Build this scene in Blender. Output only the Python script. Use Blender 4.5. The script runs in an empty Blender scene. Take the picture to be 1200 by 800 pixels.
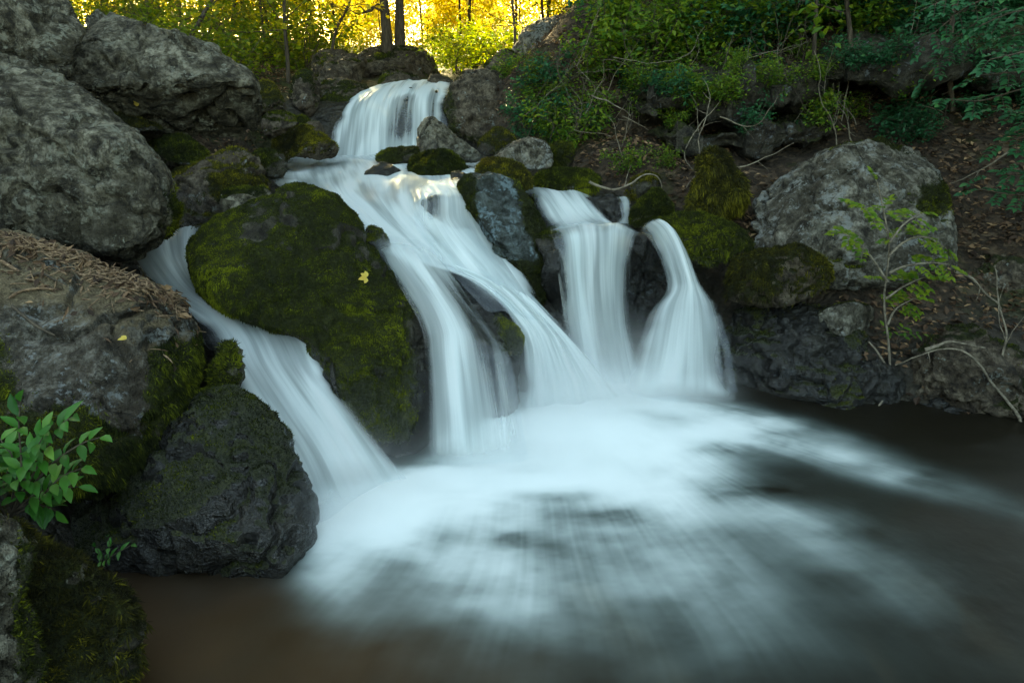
import bpy, bmesh, math, random
import numpy as np
from mathutils import Vector

random.seed(7)
RNG = np.random.default_rng(11)
scene = bpy.context.scene
COL = scene.collection

# ------------------------------------------------------------------ camera model
H = 1.6
PITCH = math.radians(21.0)
F = 800.0                       # focal length in reference pixels (1200 wide)
CP, SP = math.cos(PITCH), math.sin(PITCH)


def kdir(px, py):
    u = (np.asarray(px, float) - 600.0) / F
    v = (400.0 - np.asarray(py, float)) / F
    return u, CP + SP * v, -SP + CP * v


def at(px, py, Y):
    """world point seen in direction (px,py) at forward distance Y"""
    dx, dy, dz = kdir(px, py)
    t = np.asarray(Y, float) / dy
    return np.stack([dx * t, dy * t, H + dz * t], -1)


# ------------------------------------------------------------------ noise
def _h(ix, iy, iz, s):
    n = (ix.astype(np.int64) * 374761393 + iy.astype(np.int64) * 668265263 + iz.astype(np.int64) * 2147483647 + s * 1274126177) & 0xFFFFFFFF
    n = ((n ^ (n >> 13)) * 1274126177) & 0xFFFFFFFF
    n = (n ^ (n >> 16)) & 0xFFFFFFFF
    return n.astype(np.float64) / 4294967295.0


def vnoise(P, s=0):
    P = np.asarray(P, float)
    i = np.floor(P).astype(np.int64)
    f = P - i
    f = f * f * f * (f * (f * 6 - 15) + 10)
    r = 0
    for a in (0, 1):
        wa = f[:, 0] if a else 1 - f[:, 0]
        for b in (0, 1):
            wb = f[:, 1] if b else 1 - f[:, 1]
            for c in (0, 1):
                wc = f[:, 2] if c else 1 - f[:, 2]
                r = r + wa * wb * wc * _h(i[:, 0] + a, i[:, 1] + b, i[:, 2] + c, s)
    return r


def fbm(P, o=4, s=0, g=0.5):
    a, t, r = 1.0, 0.0, 0.0
    P = np.asarray(P, float)
    for k in range(o):
        r = r + a * vnoise(P * (2.03 ** k) + 17.3 * k, s + k)
        t += a
        a *= g
    return r / t


def sstep(a, b, x):
    t = np.clip((x - a) / (b - a), 0, 1)
    return t * t * (3 - 2 * t)


# ------------------------------------------------------------------ mesh helpers
def mesh_np(name, V, faces, smooth=True, attrs=None, uv=None, mats=()):
    """faces: list of (n,k) int arrays"""
    me = bpy.data.meshes.new(name)
    V = np.ascontiguousarray(V, np.float32)
    me.vertices.add(len(V))
    me.vertices.foreach_set('co', V.ravel())
    if not isinstance(faces, (list, tuple)):
        faces = [faces]
    loops = np.concatenate([np.asarray(f, np.int32).ravel() for f in faces])
    tot = np.concatenate([np.full(len(f), np.asarray(f).shape[1], np.int32) for f in faces])
    start = np.concatenate([[0], np.cumsum(tot)[:-1]]).astype(np.int32)
    me.loops.add(len(loops))
    me.loops.foreach_set('vertex_index', loops)
    me.polygons.add(len(tot))
    me.polygons.foreach_set('loop_start', start)
    me.polygons.foreach_set('loop_total', tot)
    me.polygons.foreach_set('use_smooth', np.full(len(tot), smooth, bool))
    for k, a in (attrs or {}).items():
        at_ = me.attributes.new(k, 'FLOAT', 'POINT')
        at_.data.foreach_set('value', np.ascontiguousarray(a, np.float32))
    if uv is not None:
        l = me.uv_layers.new(name='UVMap')
        l.data.foreach_set('uv', np.ascontiguousarray(np.asarray(uv, np.float32)[loops]).ravel())
    me.update(calc_edges=True)
    for m in mats:
        me.materials.append(m)
    return me


def link(name, me, parent=None, loc=None):
    o = bpy.data.objects.new(name, me)
    COL.objects.link(o)
    if loc is not None:
        o.location = loc
    if parent is not None:
        o.parent = parent
    return o


def empty(name, loc=(0, 0, 0)):
    o = bpy.data.objects.new(name, None)
    o.empty_display_size = 0.1
    COL.objects.link(o)
    o.location = loc
    return o


def tag(o, label, cat, group=None):
    o['label'] = label
    o['category'] = cat
    if group:
        o['group'] = group
    return o


def kind(o, k):
    o['kind'] = k
    return o


def norm(a):
    return a / np.maximum(np.linalg.norm(a, axis=-1, keepdims=True), 1e-9)


def catmull(pts, n, closed=False):
    P = np.asarray(pts, float)
    m = len(P)
    if closed:
        Q = np.concatenate([P[-1:], P, P[:2]])
        seg = m
    else:
        Q = np.concatenate([2 * P[:1] - P[1:2], P, 2 * P[-1:] - P[-2:-1]])
        seg = m - 1
    t = np.linspace(0, seg, n, endpoint=not closed)
    i = np.minimum(t.astype(int), seg - 1)
    f = (t - i)[:, None]
    a, b, c, d = Q[i], Q[i + 1], Q[i + 2], Q[i + 3]
    return 0.5 * (2 * b + (c - a) * f + (2 * a - 5 * b + 4 * c - d) * f ** 2 + (3 * b - a - 3 * c + d) * f ** 3)


class Geo:
    """collects vertices and faces"""
    def __init__(s):
        s.V, s.q, s.t, s.a, s.n = [], [], [], [], 0

    def add(s, V, quads=None, tris=None, a=None):
        V = np.asarray(V, float)
        if quads is not None and len(quads):
            s.q.append(np.asarray(quads) + s.n)
        if tris is not None and len(tris):
            s.t.append(np.asarray(tris) + s.n)
        s.V.append(V)
        s.a.append(np.zeros(len(V)) if a is None else np.broadcast_to(a, (len(V),)))
        s.n += len(V)

    def mesh(s, name, mat, smooth=True, attr='tint'):
        f = []
        if s.q:
            f.append(np.concatenate(s.q))
        if s.t:
            f.append(np.concatenate(s.t))
        return mesh_np(name, np.concatenate(s.V), f, smooth, {attr: np.concatenate(s.a)}, None, [mat])


def tube(g, path, rad, n=6, tint=0.5):
    P = np.asarray(path, float)
    m = len(P)
    r = np.broadcast_to(np.asarray(rad, float), (m,))
    T = norm(np.gradient(P, axis=0))
    ref = np.array([0.31, 0.2, 0.93]) if abs(T[:, 2]).mean() < 0.85 else np.array([1.0, 0.1, 0])
    A = norm(np.cross(T, ref))
    B = np.cross(T, A)
    th = np.linspace(0, 2 * np.pi, n, endpoint=False)
    V = P[:, None] + r[:, None, None] * (np.cos(th)[None, :, None] * A[:, None] + np.sin(th)[None, :, None] * B[:, None])
    i = np.arange(m - 1)[:, None] * n
    j = np.arange(n)[None]
    q = np.stack([i + j, i + (j + 1) % n, i + n + (j + 1) % n, i + n + j], -1).reshape(-1, 4)
    g.add(V.reshape(-1, 3), quads=q, a=tint)


def leaves(g, base, axis, nrm, L, W, tint, near=False):
    """leaf blades: base point, long axis, face normal"""
    base = np.asarray(base, float); axis = norm(np.asarray(axis, float)); nrm = np.asarray(nrm, float)
    side = norm(np.cross(axis, nrm))
    up = np.cross(side, axis)
    L = np.broadcast_to(L, (len(base),))[:, None]; W = np.broadcast_to(W, (len(base),))[:, None]
    N = len(base)
    if near:
        st = [(0.0, 0.02, 0.0), (0.22, 0.36, 0.03), (0.5, 0.5, 0.02), (0.78, 0.3, -0.05), (1.0, 0.0, -0.14)]
        rows = []
        for (x, w, d) in st:
            c = base + axis * L * x + up * L * d
            rows += [c - side * W * w + up * W * w * 0.35, c, c + side * W * w + up * W * w * 0.35]
        V = np.stack(rows, 1)
        k = V.shape[1]
        f = []
        for r in range(len(st) - 1):
            a = r * 3
            f += [(a, a + 1, a + 4, a + 3), (a + 1, a + 2, a + 5, a + 4)]
        f = np.array(f)
        q = (np.arange(N)[:, None, None] * k + f[None]).reshape(-1, 4)
        g.add(V.reshape(-1, 3), quads=q, a=np.repeat(tint, k))
    else:
        V = np.stack([base, base + axis * L * 0.45 - side * W * 0.5 + up * W * 0.15, base + axis * L - up * L * 0.1,
                      base + axis * L * 0.45 + side * W * 0.5 + up * W * 0.15], 1)
        o = np.arange(N)[:, None] * 4
        t = np.concatenate([o + np.array([[0, 1, 2]]), o + np.array([[0, 2, 3]])])
        g.add(V.reshape(-1, 3), tris=t, a=np.repeat(tint, 4))


# ------------------------------------------------------------------ materials
def new_mat(name):
    m = bpy.data.materials.new(name)
    m.use_nodes = True
    nt = m.node_tree
    nt.nodes.clear()
    return m, nt


class NT:
    def __init__(s, nt):
        s.nt = nt

    def n(s, t, **kw):
        x = s.nt.nodes.new('ShaderNode' + t)
        for k, v in kw.items():
            if k.startswith('_'):
                setattr(x, k[1:], v)
            else:
                key = k.replace('__', ' ')
                s.set(x.inputs[key] if not key.isdigit() else x.inputs[int(key)], v)
        return x

    def set(s, sock, v):
        if hasattr(v, 'is_linked') or isinstance(v, bpy.types.NodeSocket):
            s.nt.links.new(v, sock)
        else:
            if sock.type == 'RGBA' and len(v) == 3:
                v = (*v, 1)
            sock.default_value = v

    def attr(s, name):
        x = s.nt.nodes.new('ShaderNodeAttribute')
        x.attribute_name = name
        return x.outputs['Fac']

    def math(s, op, a, b=0.0, clamp=False):
        x = s.nt.nodes.new('ShaderNodeMath')
        x.operation = op
        x.use_clamp = clamp
        s.set(x.inputs[0], a)
        s.set(x.inputs[1], b)
        return x.outputs[0]

    def mix(s, f, a, b):
        x = s.nt.nodes.new('ShaderNodeMix')
        x.data_type = 'RGBA'
        s.set(x.inputs['Factor'], f)
        s.set(x.inputs[6], a)
        s.set(x.inputs[7], b)
        return x.outputs[2]

    def ramp(s, f, stops, interp='LINEAR'):
        x = s.nt.nodes.new('ShaderNodeValToRGB')
        s.set(x.inputs[0], f)
        cr = x.color_ramp
        cr.interpolation = interp
        while len(cr.elements) < len(stops):
            cr.elements.new(0.5)
        for e, (p, c) in zip(cr.elements, stops):
            e.position = p
            e.color = (*c, 1) if not isinstance(c, (int, float)) else (c, c, c, 1)
        return x.outputs[0]

    def noise(s, vec, scale, detail=4, rough=0.55, dist=0.0):
        x = s.nt.nodes.new('ShaderNodeTexNoise')
        s.set(x.inputs['Vector'], vec)
        x.inputs['Scale'].default_value = scale
        x.inputs['Detail'].default_value = detail
        x.inputs['Roughness'].default_value = rough
        x.inputs['Distortion'].default_value = dist
        return x.outputs['Fac']

    def voro(s, vec, scale, out='Distance', feat='F1'):
        x = s.nt.nodes.new('ShaderNodeTexVoronoi')
        x.feature = feat
        s.set(x.inputs['Vector'], vec)
        x.inputs['Scale'].default_value = scale
        return x.outputs[out]

    def bump(s, h, strength, dist, normal=None):
        x = s.nt.nodes.new('ShaderNodeBump')
        x.inputs['Strength'].default_value = strength
        x.inputs['Distance'].default_value = dist
        s.set(x.inputs['Height'], h)
        if normal is not None:
            s.set(x.inputs['Normal'], normal)
        return x.outputs[0]

    def out(s, sh):
        o = s.nt.nodes.new('ShaderNodeOutputMaterial')
        s.nt.links.new(sh, o.inputs[0])


MOSS_DARK = (0.008, 0.010, 0.002)
MOSS_MID = (0.026, 0.030, 0.003)
MOSS_LIT = (0.085, 0.088, 0.008)


def rock_mat(name, dark, mid, light, lichen=(0.42, 0.46, 0.42), lichen_amt=0.5, brown=(0.10, 0.065, 0.03), rough=0.85, litter=False):
    m, nt = new_mat(name)
    N = NT(nt)
    co = N.n('TexCoord').outputs['Object']
    big = N.noise(co, 2.2, 5, 0.6, 0.4)
    med = N.noise(co, 13, 6, 0.65, 0.3)
    fin = N.noise(co, 75, 4, 0.7)
    crys = N.voro(co, 120)
    c = N.ramp(N.math('ADD', N.math('MULTIPLY', med, 0.65), N.math('MULTIPLY', fin, 0.35)),
               [(0.40, dark), (0.51, mid), (0.63, light)])
    spk = N.ramp(N.noise(co, 42, 3, 0.65), [(0.45, 0), (0.56, 1)])
    c = N.mix(N.math('MULTIPLY', spk, 0.62), c, N.mix(N.ramp(med, [(0.4, 0), (0.6, 1)]), dark, light))
    c = N.mix(N.ramp(big, [(0.42, 0), (0.62, 0.7)]), c, N.mix(fin, brown, dark))
    lm = N.math('MULTIPLY', N.noise(co, 5.5, 6, 0.72, 0.6), N.math('ADD', N.noise(co, 38, 4, 0.7), 0.35))
    lm = N.ramp(lm, [(0.60 - 0.25 * lichen_amt, 0), (0.665 - 0.25 * lichen_amt, 0.8)])
    c = N.mix(lm, c, N.mix(fin, lichen, tuple(0.55 * x for x in lichen)))
    c = N.mix(N.ramp(crys, [(0.0, 0.55), (0.22, 0.0)]), c, dark)
    wco = N.n('VectorMath', _operation='ADD', **{'0': co, '1': N.n('VectorMath', _operation='SCALE', **{'0': N.n('TexNoise', Vector=co, Scale=3.0, Detail=4.0).outputs['Color'], 'Scale': 0.5}).outputs[0]}).outputs[0]
    crk = N.voro(wco, 2.6, 'Distance', 'DISTANCE_TO_EDGE')
    crack = N.math('MULTIPLY', N.ramp(crk, [(0.0, 1), (0.030, 0)]), N.ramp(big, [(0.42, 0), (0.55, 1)]))
    c = N.mix(N.math('MULTIPLY', crack, 0.75), c, dark)
    if litter:
        soil = N.attr('soil')
        sc = N.ramp(N.noise(co, 30, 6, 0.7), [(0.35, (0.09, 0.062, 0.032)), (0.65, (0.26, 0.20, 0.115))])
        c = N.mix(soil, c, sc)
    wet = N.attr('wet')
    mo = N.attr('moss')
    wetc = N.n('HueSaturation', Value=0.27, Saturation=1.15, Color=c).outputs[0]
    c = N.mix(wet, c, wetc)
    mn = N.noise(co, 22, 5, 0.7)
    mbig = N.noise(co, 3.4, 4, 0.65)
    mfin = N.noise(co, 140, 3, 0.7)
    mc = N.ramp(N.math('ADD', N.math('MULTIPLY', mn, 0.45), N.math('ADD', N.math('MULTIPLY', mfin, 0.3), N.math('MULTIPLY', mbig, 0.25))),
                [(0.36, MOSS_DARK), (0.52, MOSS_MID), (0.68, MOSS_LIT)])
    # moss edge broken by fine noise
    mm = N.ramp(N.math('ADD', mo, N.math('MULTIPLY', N.math('SUBTRACT', mn, 0.5), 0.9)), [(0.38, 0), (0.56, 1)])
    c = N.mix(mm, c, mc)
    hgt = N.math('ADD', N.math('MULTIPLY', med, 0.9), N.math('ADD', N.math('MULTIPLY', N.math('ADD', fin, N.math('MULTIPLY', spk, 0.35)), 0.4), N.math('SUBTRACT', N.math('MULTIPLY', mn, 0.25), N.math('MULTIPLY', crack, 0.5))))
    b1 = N.bump(hgt, 1.0, 0.055)
    b2 = N.bump(N.math('ADD', mfin, N.math('MULTIPLY', crys, -0.5)), 1.0, 0.009, b1)
    rg = N.math('SUBTRACT', rough, N.math('MULTIPLY', wet, 0.62))
    rg = N.math('ADD', rg, N.math('MULTIPLY', N.math('SUBTRACT', fin, 0.5), 0.3), True)
    rg = N.mix(mm, rg, (0.95, 0.95, 0.95))
    p = N.n('BsdfPrincipled', Base__Color=c, Roughness=rg, Normal=b2)
    N.set(p.inputs['Specular IOR Level'], N.math('ADD', 0.4, N.math('MULTIPLY', wet, 0.5)))
    N.out(p.outputs[0])
    return m


M = {}
M['granite'] = rock_mat('granite_rock', (0.013, 0.010, 0.005), (0.105, 0.088, 0.056), (0.40, 0.36, 0.27), lichen=(0.37, 0.36, 0.28), lichen_amt=0.5, brown=(0.050, 0.037, 0.014))
M['pale'] = rock_mat('pale_granite_rock', (0.019, 0.015, 0.009), (0.135, 0.117, 0.082), (0.44, 0.405, 0.325), lichen=(0.44, 0.45, 0.42), lichen_amt=0.56, brown=(0.075, 0.060, 0.036))
M['brown'] = rock_mat('brown_rock', (0.018, 0.012, 0.007), (0.088, 0.065, 0.041), (0.25, 0.20, 0.14), lichen_amt=0.25, brown=(0.10, 0.06, 0.028))
M['dark'] = rock_mat('dark_wet_rock', (0.008, 0.006, 0.003), (0.038, 0.031, 0.017), (0.13, 0.118, 0.086), lichen=(0.22, 0.25, 0.26), lichen_amt=0.35, brown=(0.05, 0.033, 0.015), rough=0.7)
M['lichen'] = rock_mat('blue_lichen_rock', (0.014, 0.017, 0.013), (0.055, 0.068, 0.062), (0.16, 0.20, 0.20), lichen=(0.26, 0.37, 0.41), lichen_amt=0.56, brown=(0.06, 0.055, 0.03))
M['soil_rock'] = rock_mat('litter_topped_rock', (0.014, 0.011, 0.006), (0.072, 0.058, 0.038), (0.28, 0.255, 0.21), lichen=(0.38, 0.40, 0.39), lichen_amt=0.5, brown=(0.085, 0.055, 0.03), litter=True)


def leaf_mat(name, stops, trans=0.5, rough=0.5):
    m, nt = new_mat(name)
    N = NT(nt)
    c = N.ramp(N.attr('tint'), stops)
    d = N.n('BsdfPrincipled', Base__Color=c, Roughness=rough)
    d.inputs['Specular IOR Level'].default_value = 0.35
    t = N.n('BsdfTranslucent', Color=c)
    mx = N.n('MixShader', Fac=trans)
    nt.links.new(d.outputs[0], mx.inputs[1])
    nt.links.new(t.outputs[0], mx.inputs[2])
    N.out(mx.outputs[0])
    return m


M['moss'] = leaf_mat('moss_fronds', [(0, (0.008, 0.012, 0.001)), (0.45, (0.036, 0.046, 0.003)), (1, (0.25, 0.27, 0.013))], 0.3, 0.9)
M['moss_gold'] = leaf_mat('moss_fronds_golden', [(0, (0.012, 0.011, 0.002)), (0.45, (0.050, 0.047, 0.004)), (1, (0.29, 0.25, 0.018))], 0.3, 0.9)
M['leaf_near'] = leaf_mat('fresh_green_leaf', [(0, (0.012, 0.075, 0.010)), (0.55, (0.045, 0.19, 0.024)), (1, (0.17, 0.34, 0.06))], 0.4, 0.42)
M['leaf_hill'] = leaf_mat('hillside_leaf', [(0, (0.03, 0.105, 0.014)), (0.5, (0.085, 0.19, 0.018)), (1, (0.26, 0.32, 0.025))], 0.5)
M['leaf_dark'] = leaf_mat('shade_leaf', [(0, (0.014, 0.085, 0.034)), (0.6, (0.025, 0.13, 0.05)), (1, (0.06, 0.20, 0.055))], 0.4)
M['leaf_green'] = leaf_mat('woodland_leaf_green', [(0, (0.06, 0.13, 0.010)), (0.5, (0.19, 0.245, 0.015)), (1, (0.50, 0.42, 0.03))], 0.6)
M['leaf_gold'] = leaf_mat('woodland_leaf_gold', [(0, (0.30, 0.27, 0.012)), (0.5, (0.60, 0.50, 0.04)), (1, (0.82, 0.64, 0.12))], 0.65)
M['dead_leaf'] = leaf_mat('fallen_leaf', [(0, (0.026, 0.014, 0.008)), (0.5, (0.085, 0.045, 0.024)), (0.85, (0.20, 0.115, 0.062)), (1, (0.40, 0.25, 0.13))], 0.15, 0.7)
M['yellow_leaf'] = leaf_mat('yellow_fallen_leaf', [(0, (0.6, 0.38, 0.06)), (1, (0.7, 0.5, 0.1))], 0.2, 0.6)


def bark_mat(name, a, b, sx=40, sz=5):
    m, nt = new_mat(name)
    N = NT(nt)
    co = N.n('TexCoord').outputs['Object']
    mp = N.n('Mapping', Vector=co)
    mp.inputs['Scale'].default_value = (sx, sx, sz)
    f = N.noise(mp.outputs[0], 1.0, 5, 0.65, 0.4)
    c = N.ramp(f, [(0.35, a), (0.68, b)])
    p = N.n('BsdfPrincipled', Base__Color=c, Roughness=0.9, Normal=N.bump(f, 0.8, 0.02))
    N.out(p.outputs[0])
    return m


M['bark'] = bark_mat('tree_bark', (0.025, 0.017, 0.011), (0.11, 0.08, 0.052))
M['twig'] = bark_mat('bare_twig_bark', (0.085, 0.065, 0.045), (0.30, 0.25, 0.18), 30, 30)
M['twig_dark'] = bark_mat('dark_twig_bark', (0.03, 0.022, 0.014), (0.12, 0.09, 0.06), 30, 30)
M['chip'] = bark_mat('bark_litter', (0.09, 0.048, 0.026), (0.40, 0.26, 0.15), 60, 60)


def ground_mat():
    m, nt = new_mat('forest_floor')
    N = NT(nt)
    co = N.n('TexCoord').outputs['Object']
    w = N.noise(co, 3, 4, 0.6)
    v = N.nt.nodes.new('ShaderNodeTexVoronoi')
    N.set(v.inputs['Vector'], N.n('VectorMath', _operation='ADD', **{'0': co, '1': N.n('VectorMath', _operation='SCALE', **{'0': N.n('TexNoise', Vector=co, Scale=9.0).outputs['Color'], 'Scale': 0.12}).outputs[0]}).outputs[0])
    v.inputs['Scale'].default_value = 22
    sep = N.n('SeparateColor', Color=v.outputs['Color']).outputs[0]
    c = N.ramp(sep, [(0.0, (0.022, 0.013, 0.007)), (0.45, (0.040, 0.025, 0.014)), (0.8, (0.082, 0.052, 0.031)), (1, (0.15, 0.10, 0.06))])
    c = N.mix(N.ramp(w, [(0.4, 0), (0.65, 0.8)]), c, N.ramp(N.noise(co, 26, 5, 0.7), [(0.3, (0.012, 0.009, 0.006)), (0.7, (0.06, 0.04, 0.022))]))
    gm = N.ramp(N.math('ADD', N.noise(co, 1.4, 5, 0.65), N.math('MULTIPLY', N.attr('green'), 0.25)), [(0.55, 0), (0.68, 0.75)])
    c = N.mix(gm, c, N.ramp(N.noise(co, 40, 4, 0.7), [(0.3, (0.014, 0.02, 0.003)), (0.7, (0.07, 0.085, 0.012))]))
    wet = N.attr('wet')
    c = N.mix(wet, c, N.ramp(N.noise(co, 14, 5, 0.7), [(0.35, (0.010, 0.009, 0.007)), (0.7, (0.06, 0.05, 0.036))]))
    h = N.math('ADD', N.math('MULTIPLY', v.outputs['Distance'], -1.2), N.noise(co, 30, 5, 0.7))
    p = N.n('BsdfPrincipled', Base__Color=c, Roughness=N.math('SUBTRACT', 0.9, N.math('MULTIPLY', wet, 0.55)), Normal=N.bump(h, 0.9, 0.03))
    p.inputs['Specular IOR Level'].default_value = 0.35
    N.out(p.outputs[0])
    return m


M['ground'] = ground_mat()


def fall_mat():
    """silky falling water: white aerated strands, clear between them"""
    m, nt = new_mat('silky_falling_water')
    N = NT(nt)
    uv = N.n('UVMap').outputs[0]
    cov = N.attr('cov')
    soft = N.attr('edge')

    def streak(sx, sy, det):
        mp = N.n('Mapping', Vector=uv)
        mp.inputs['Scale'].default_value = (sx, sy, 1)
        return N.noise(mp.outputs[0], 1.0, det, 0.6, 0.15)
    s1 = streak(8, 0.7, 2)
    s2 = streak(28, 0.9, 2)
    s3 = streak(75, 1.1, 2)
    s = N.math('ADD', N.math('MULTIPLY', s1, 0.68), N.math('ADD', N.math('MULTIPLY', s2, 0.22), N.math('MULTIPLY', s3, 0.10)))
    a = N.math('ADD', N.math('MULTIPLY', N.math('SUBTRACT', s, 0.5), 2.7), cov)
    a = N.ramp(a, [(0.0, 0.0), (0.5, 0.5), (1.0, 1.0)], 'EASE')
    a = N.math('MULTIPLY', a, soft, True)
    col = N.ramp(s, [(0.3, (0.66, 0.77, 0.775)), (0.62, (0.87, 0.915, 0.92))])
    d = N.n('BsdfDiffuse', Color=col)
    t = N.n('BsdfTranslucent', Color=col)
    mx = N.n('MixShader', Fac=0.35)
    nt.links.new(d.outputs[0], mx.inputs[1]); nt.links.new(t.outputs[0], mx.inputs[2])
    tr = N.n('BsdfTransparent', Color=(0.97, 0.99, 1.0))
    gl = N.n('BsdfGlossy', Color=(0.9, 0.95, 1), Roughness=0.28)
    m2 = N.n('MixShader', Fac=0.05)
    nt.links.new(tr.outputs[0], m2.inputs[1]); nt.links.new(gl.outputs[0], m2.inputs[2])
    m3 = N.n('MixShader', Fac=a)
    nt.links.new(m2.outputs[0], m3.inputs[1]); nt.links.new(mx.outputs[0], m3.inputs[2])
    N.out(m3.outputs[0])
    return m


M['fall'] = fall_mat()


def pool_mat():
    m, nt = new_mat('pool_water')
    N = NT(nt)
    co = N.n('TexCoord').outputs['Object']
    foam = N.attr('foam')
    sh = N.attr('shallow')
    c = N.mix(sh, (0.010, 0.008, 0.005), (0.055, 0.029, 0.013))
    rip = N.noise(co, 9, 3, 0.5)
    w = N.n('BsdfPrincipled', Base__Color=c, Roughness=0.30, IOR=1.33, Normal=N.bump(rip, 0.10, 0.02))
    f = N.n('BsdfDiffuse', Color=N.ramp(foam, [(0.0, (0.36, 0.50, 0.49)), (0.5, (0.66, 0.77, 0.77)), (1.0, (0.84, 0.885, 0.89))]))
    mx = N.n('MixShader', Fac=foam)
    nt.links.new(w.outputs[0], mx.inputs[1]); nt.links.new(f.outputs[0], mx.inputs[2])
    N.out(mx.outputs[0])
    return m


M['pool'] = pool_mat()

# ------------------------------------------------------------------ terrain
def I(x, xs, ys):
    return np.interp(x, xs, ys)


def terrain_smooth(X, Y):
    zs = I(Y, [-10, 1, 3.0, 3.6, 3.95, 4.35, 5.5, 6.5, 6.8, 7.25, 8, 12, 20, 40, 100, 300],
           [-.6, -.45, -.4, -.35, -.1, .60, .72, .76, .85, 1.36, 1.42, 1.72, 2.05, 2.7, 4.4, 9])
    xr = I(Y, [-10, 1, 2.5, 2.9, 3.1, 3.4, 4.0, 4.7, 5.6, 6.5, 7, 9, 14, 30, 100], [6, 5, 3.4, 2.7, 1.85, 1.15, 1.0, .95, .2, -.25, -.55, -.2, .8, 3, 8])
    hb = I(Y, [-10, 2, 2.9, 3.2, 3.9, 5, 5.85, 6.35, 6.5, 9, 14, 30, 100, 300], [.2, .05, -.05, .06, .42, .90, 1.10, 1.16, 1.72, 2.75, 4.4, 8.0, 20, 40])
    dr = X - xr
    w = sstep(0, 0.9 + 0.35 * np.maximum(Y - 7, 0), dr)
    zr = np.maximum(zs, hb) + 0.13 * np.maximum(dr - 1, 0) * sstep(2, 6, Y)
    z = zs + (zr - zs) * w
    xl = I(Y, [-10, 1, 1.5, 2, 2.6, 3.2, 3.8, 4.5, 5.5, 6.5, 7, 9, 14, 30, 100], [-3, -1.6, -1.35, -1.15, -1.25, -1.7, -2.4, -2.0, -2.1, -2.05, -1.95, -2.4, -3, -5, -12])
    hl = I(Y, [-10, 1, 1.5, 2.2, 3, 4, 5, 7, 9, 14, 30, 100, 300], [.1, .1, .12, .3, .5, .8, .98, 1.35, 1.62, 1.95, 2.5, 5, 9])
    dl = xl - X
    wl = sstep(0, 0.8, dl)
    zl = np.maximum(zs, hl) + 0.10 * np.minimum(np.maximum(dl - .8, 0), 8)
    z = z + (zl - z) * wl
    # unseen banks behind and beside the camera, added to block low sky light
    ring = 9.0 * sstep(2.5, 13, -Y) + 7.0 * sstep(5.2, 13, X) * (1 - sstep(2.5, 5.5, Y)) + 7.0 * sstep(4.2, 11, -X) * (1 - sstep(4.0, 7.0, Y))
    return z + ring, np.maximum(np.maximum(w, wl), sstep(0, 1, ring))


def terrain(X, Y):
    X = np.asarray(X, float); Y = np.asarray(Y, float)
    sh = X.shape
    x, y = X.ravel(), Y.ravel()
    z, bank = terrain_smooth(x, y)
    P = np.stack([x, y, 0 * x], -1)
    n = (fbm(P * 1.3, 4, 3) - .5) * 0.34 * bank + (fbm(P * 6, 3, 9) - .5) * 0.07
    return (z + n).reshape(sh), bank.reshape(sh)


def ground_hit(px, py, y0=2.6, y1=90):
    Y = np.exp(np.linspace(math.log(y0), math.log(y1), 500))
    P = at(np.full(500, px), np.full(500, py), Y)
    z, _ = terrain(P[:, 0], P[:, 1])
    h = np.nonzero(P[:, 2] < z)[0]
    if len(h) == 0:
        return None
    p = P[h[0]].copy()
    p[2] = z[h[0]]
    return p


def build_ground():
    nx, ny = 330, 330
    s = np.linspace(-1, 1, nx)
    xs = 0.3 + 5.0 * s + 145 * np.sign(s) * np.abs(s) ** 5
    t = np.linspace(0, 1, ny)
    ys = -6 + 20 * t + 290 * t ** 6
    X, Y = np.meshgrid(xs, ys)
    Z, bank = terrain(X, Y)
    V = np.stack([X, Y, Z], -1).reshape(-1, 3)
    i = np.arange(ny - 1)[:, None] * nx + np.arange(nx - 1)[None]
    q = np.stack([i, i + 1, i + nx + 1, i + nx], -1).reshape(-1, 4)
    wet = np.maximum(1 - sstep(0.0, 0.6, bank.ravel()), 1 - sstep(.15, .5, V[:, 2])) * (V[:, 1] < 7.6)
    green = sstep(6, 10, V[:, 1]) * 0.8
    me = mesh_np('ground', V, q, True, {'wet': wet, 'green': green}, None, [M['ground']])
    kind(link('ground', me), 'structure')


build_ground()

# ------------------------------------------------------------------ rocks
_ico = {}


def ico(sub):
    if sub not in _ico:
        bm = bmesh.new()
        bmesh.ops.create_icosphere(bm, subdivisions=sub, radius=1.0)
        V = np.array([v.co[:] for v in bm.verts])
        Fc = np.array([[v.index for v in f.verts] for f in bm.faces])
        bm.free()
        _ico[sub] = (V, Fc)
    return _ico[sub]


def vnormals(V, Fc):
    fn = np.cross(V[Fc[:, 1]] - V[Fc[:, 0]], V[Fc[:, 2]] - V[Fc[:, 0]])
    n = np.zeros_like(V)
    for k in range(3):
        np.add.at(n, Fc[:, k], fn)
    return norm(n)


CAM = np.array([0, 0, H])
NR = [0]


FZ = 1.5


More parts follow.
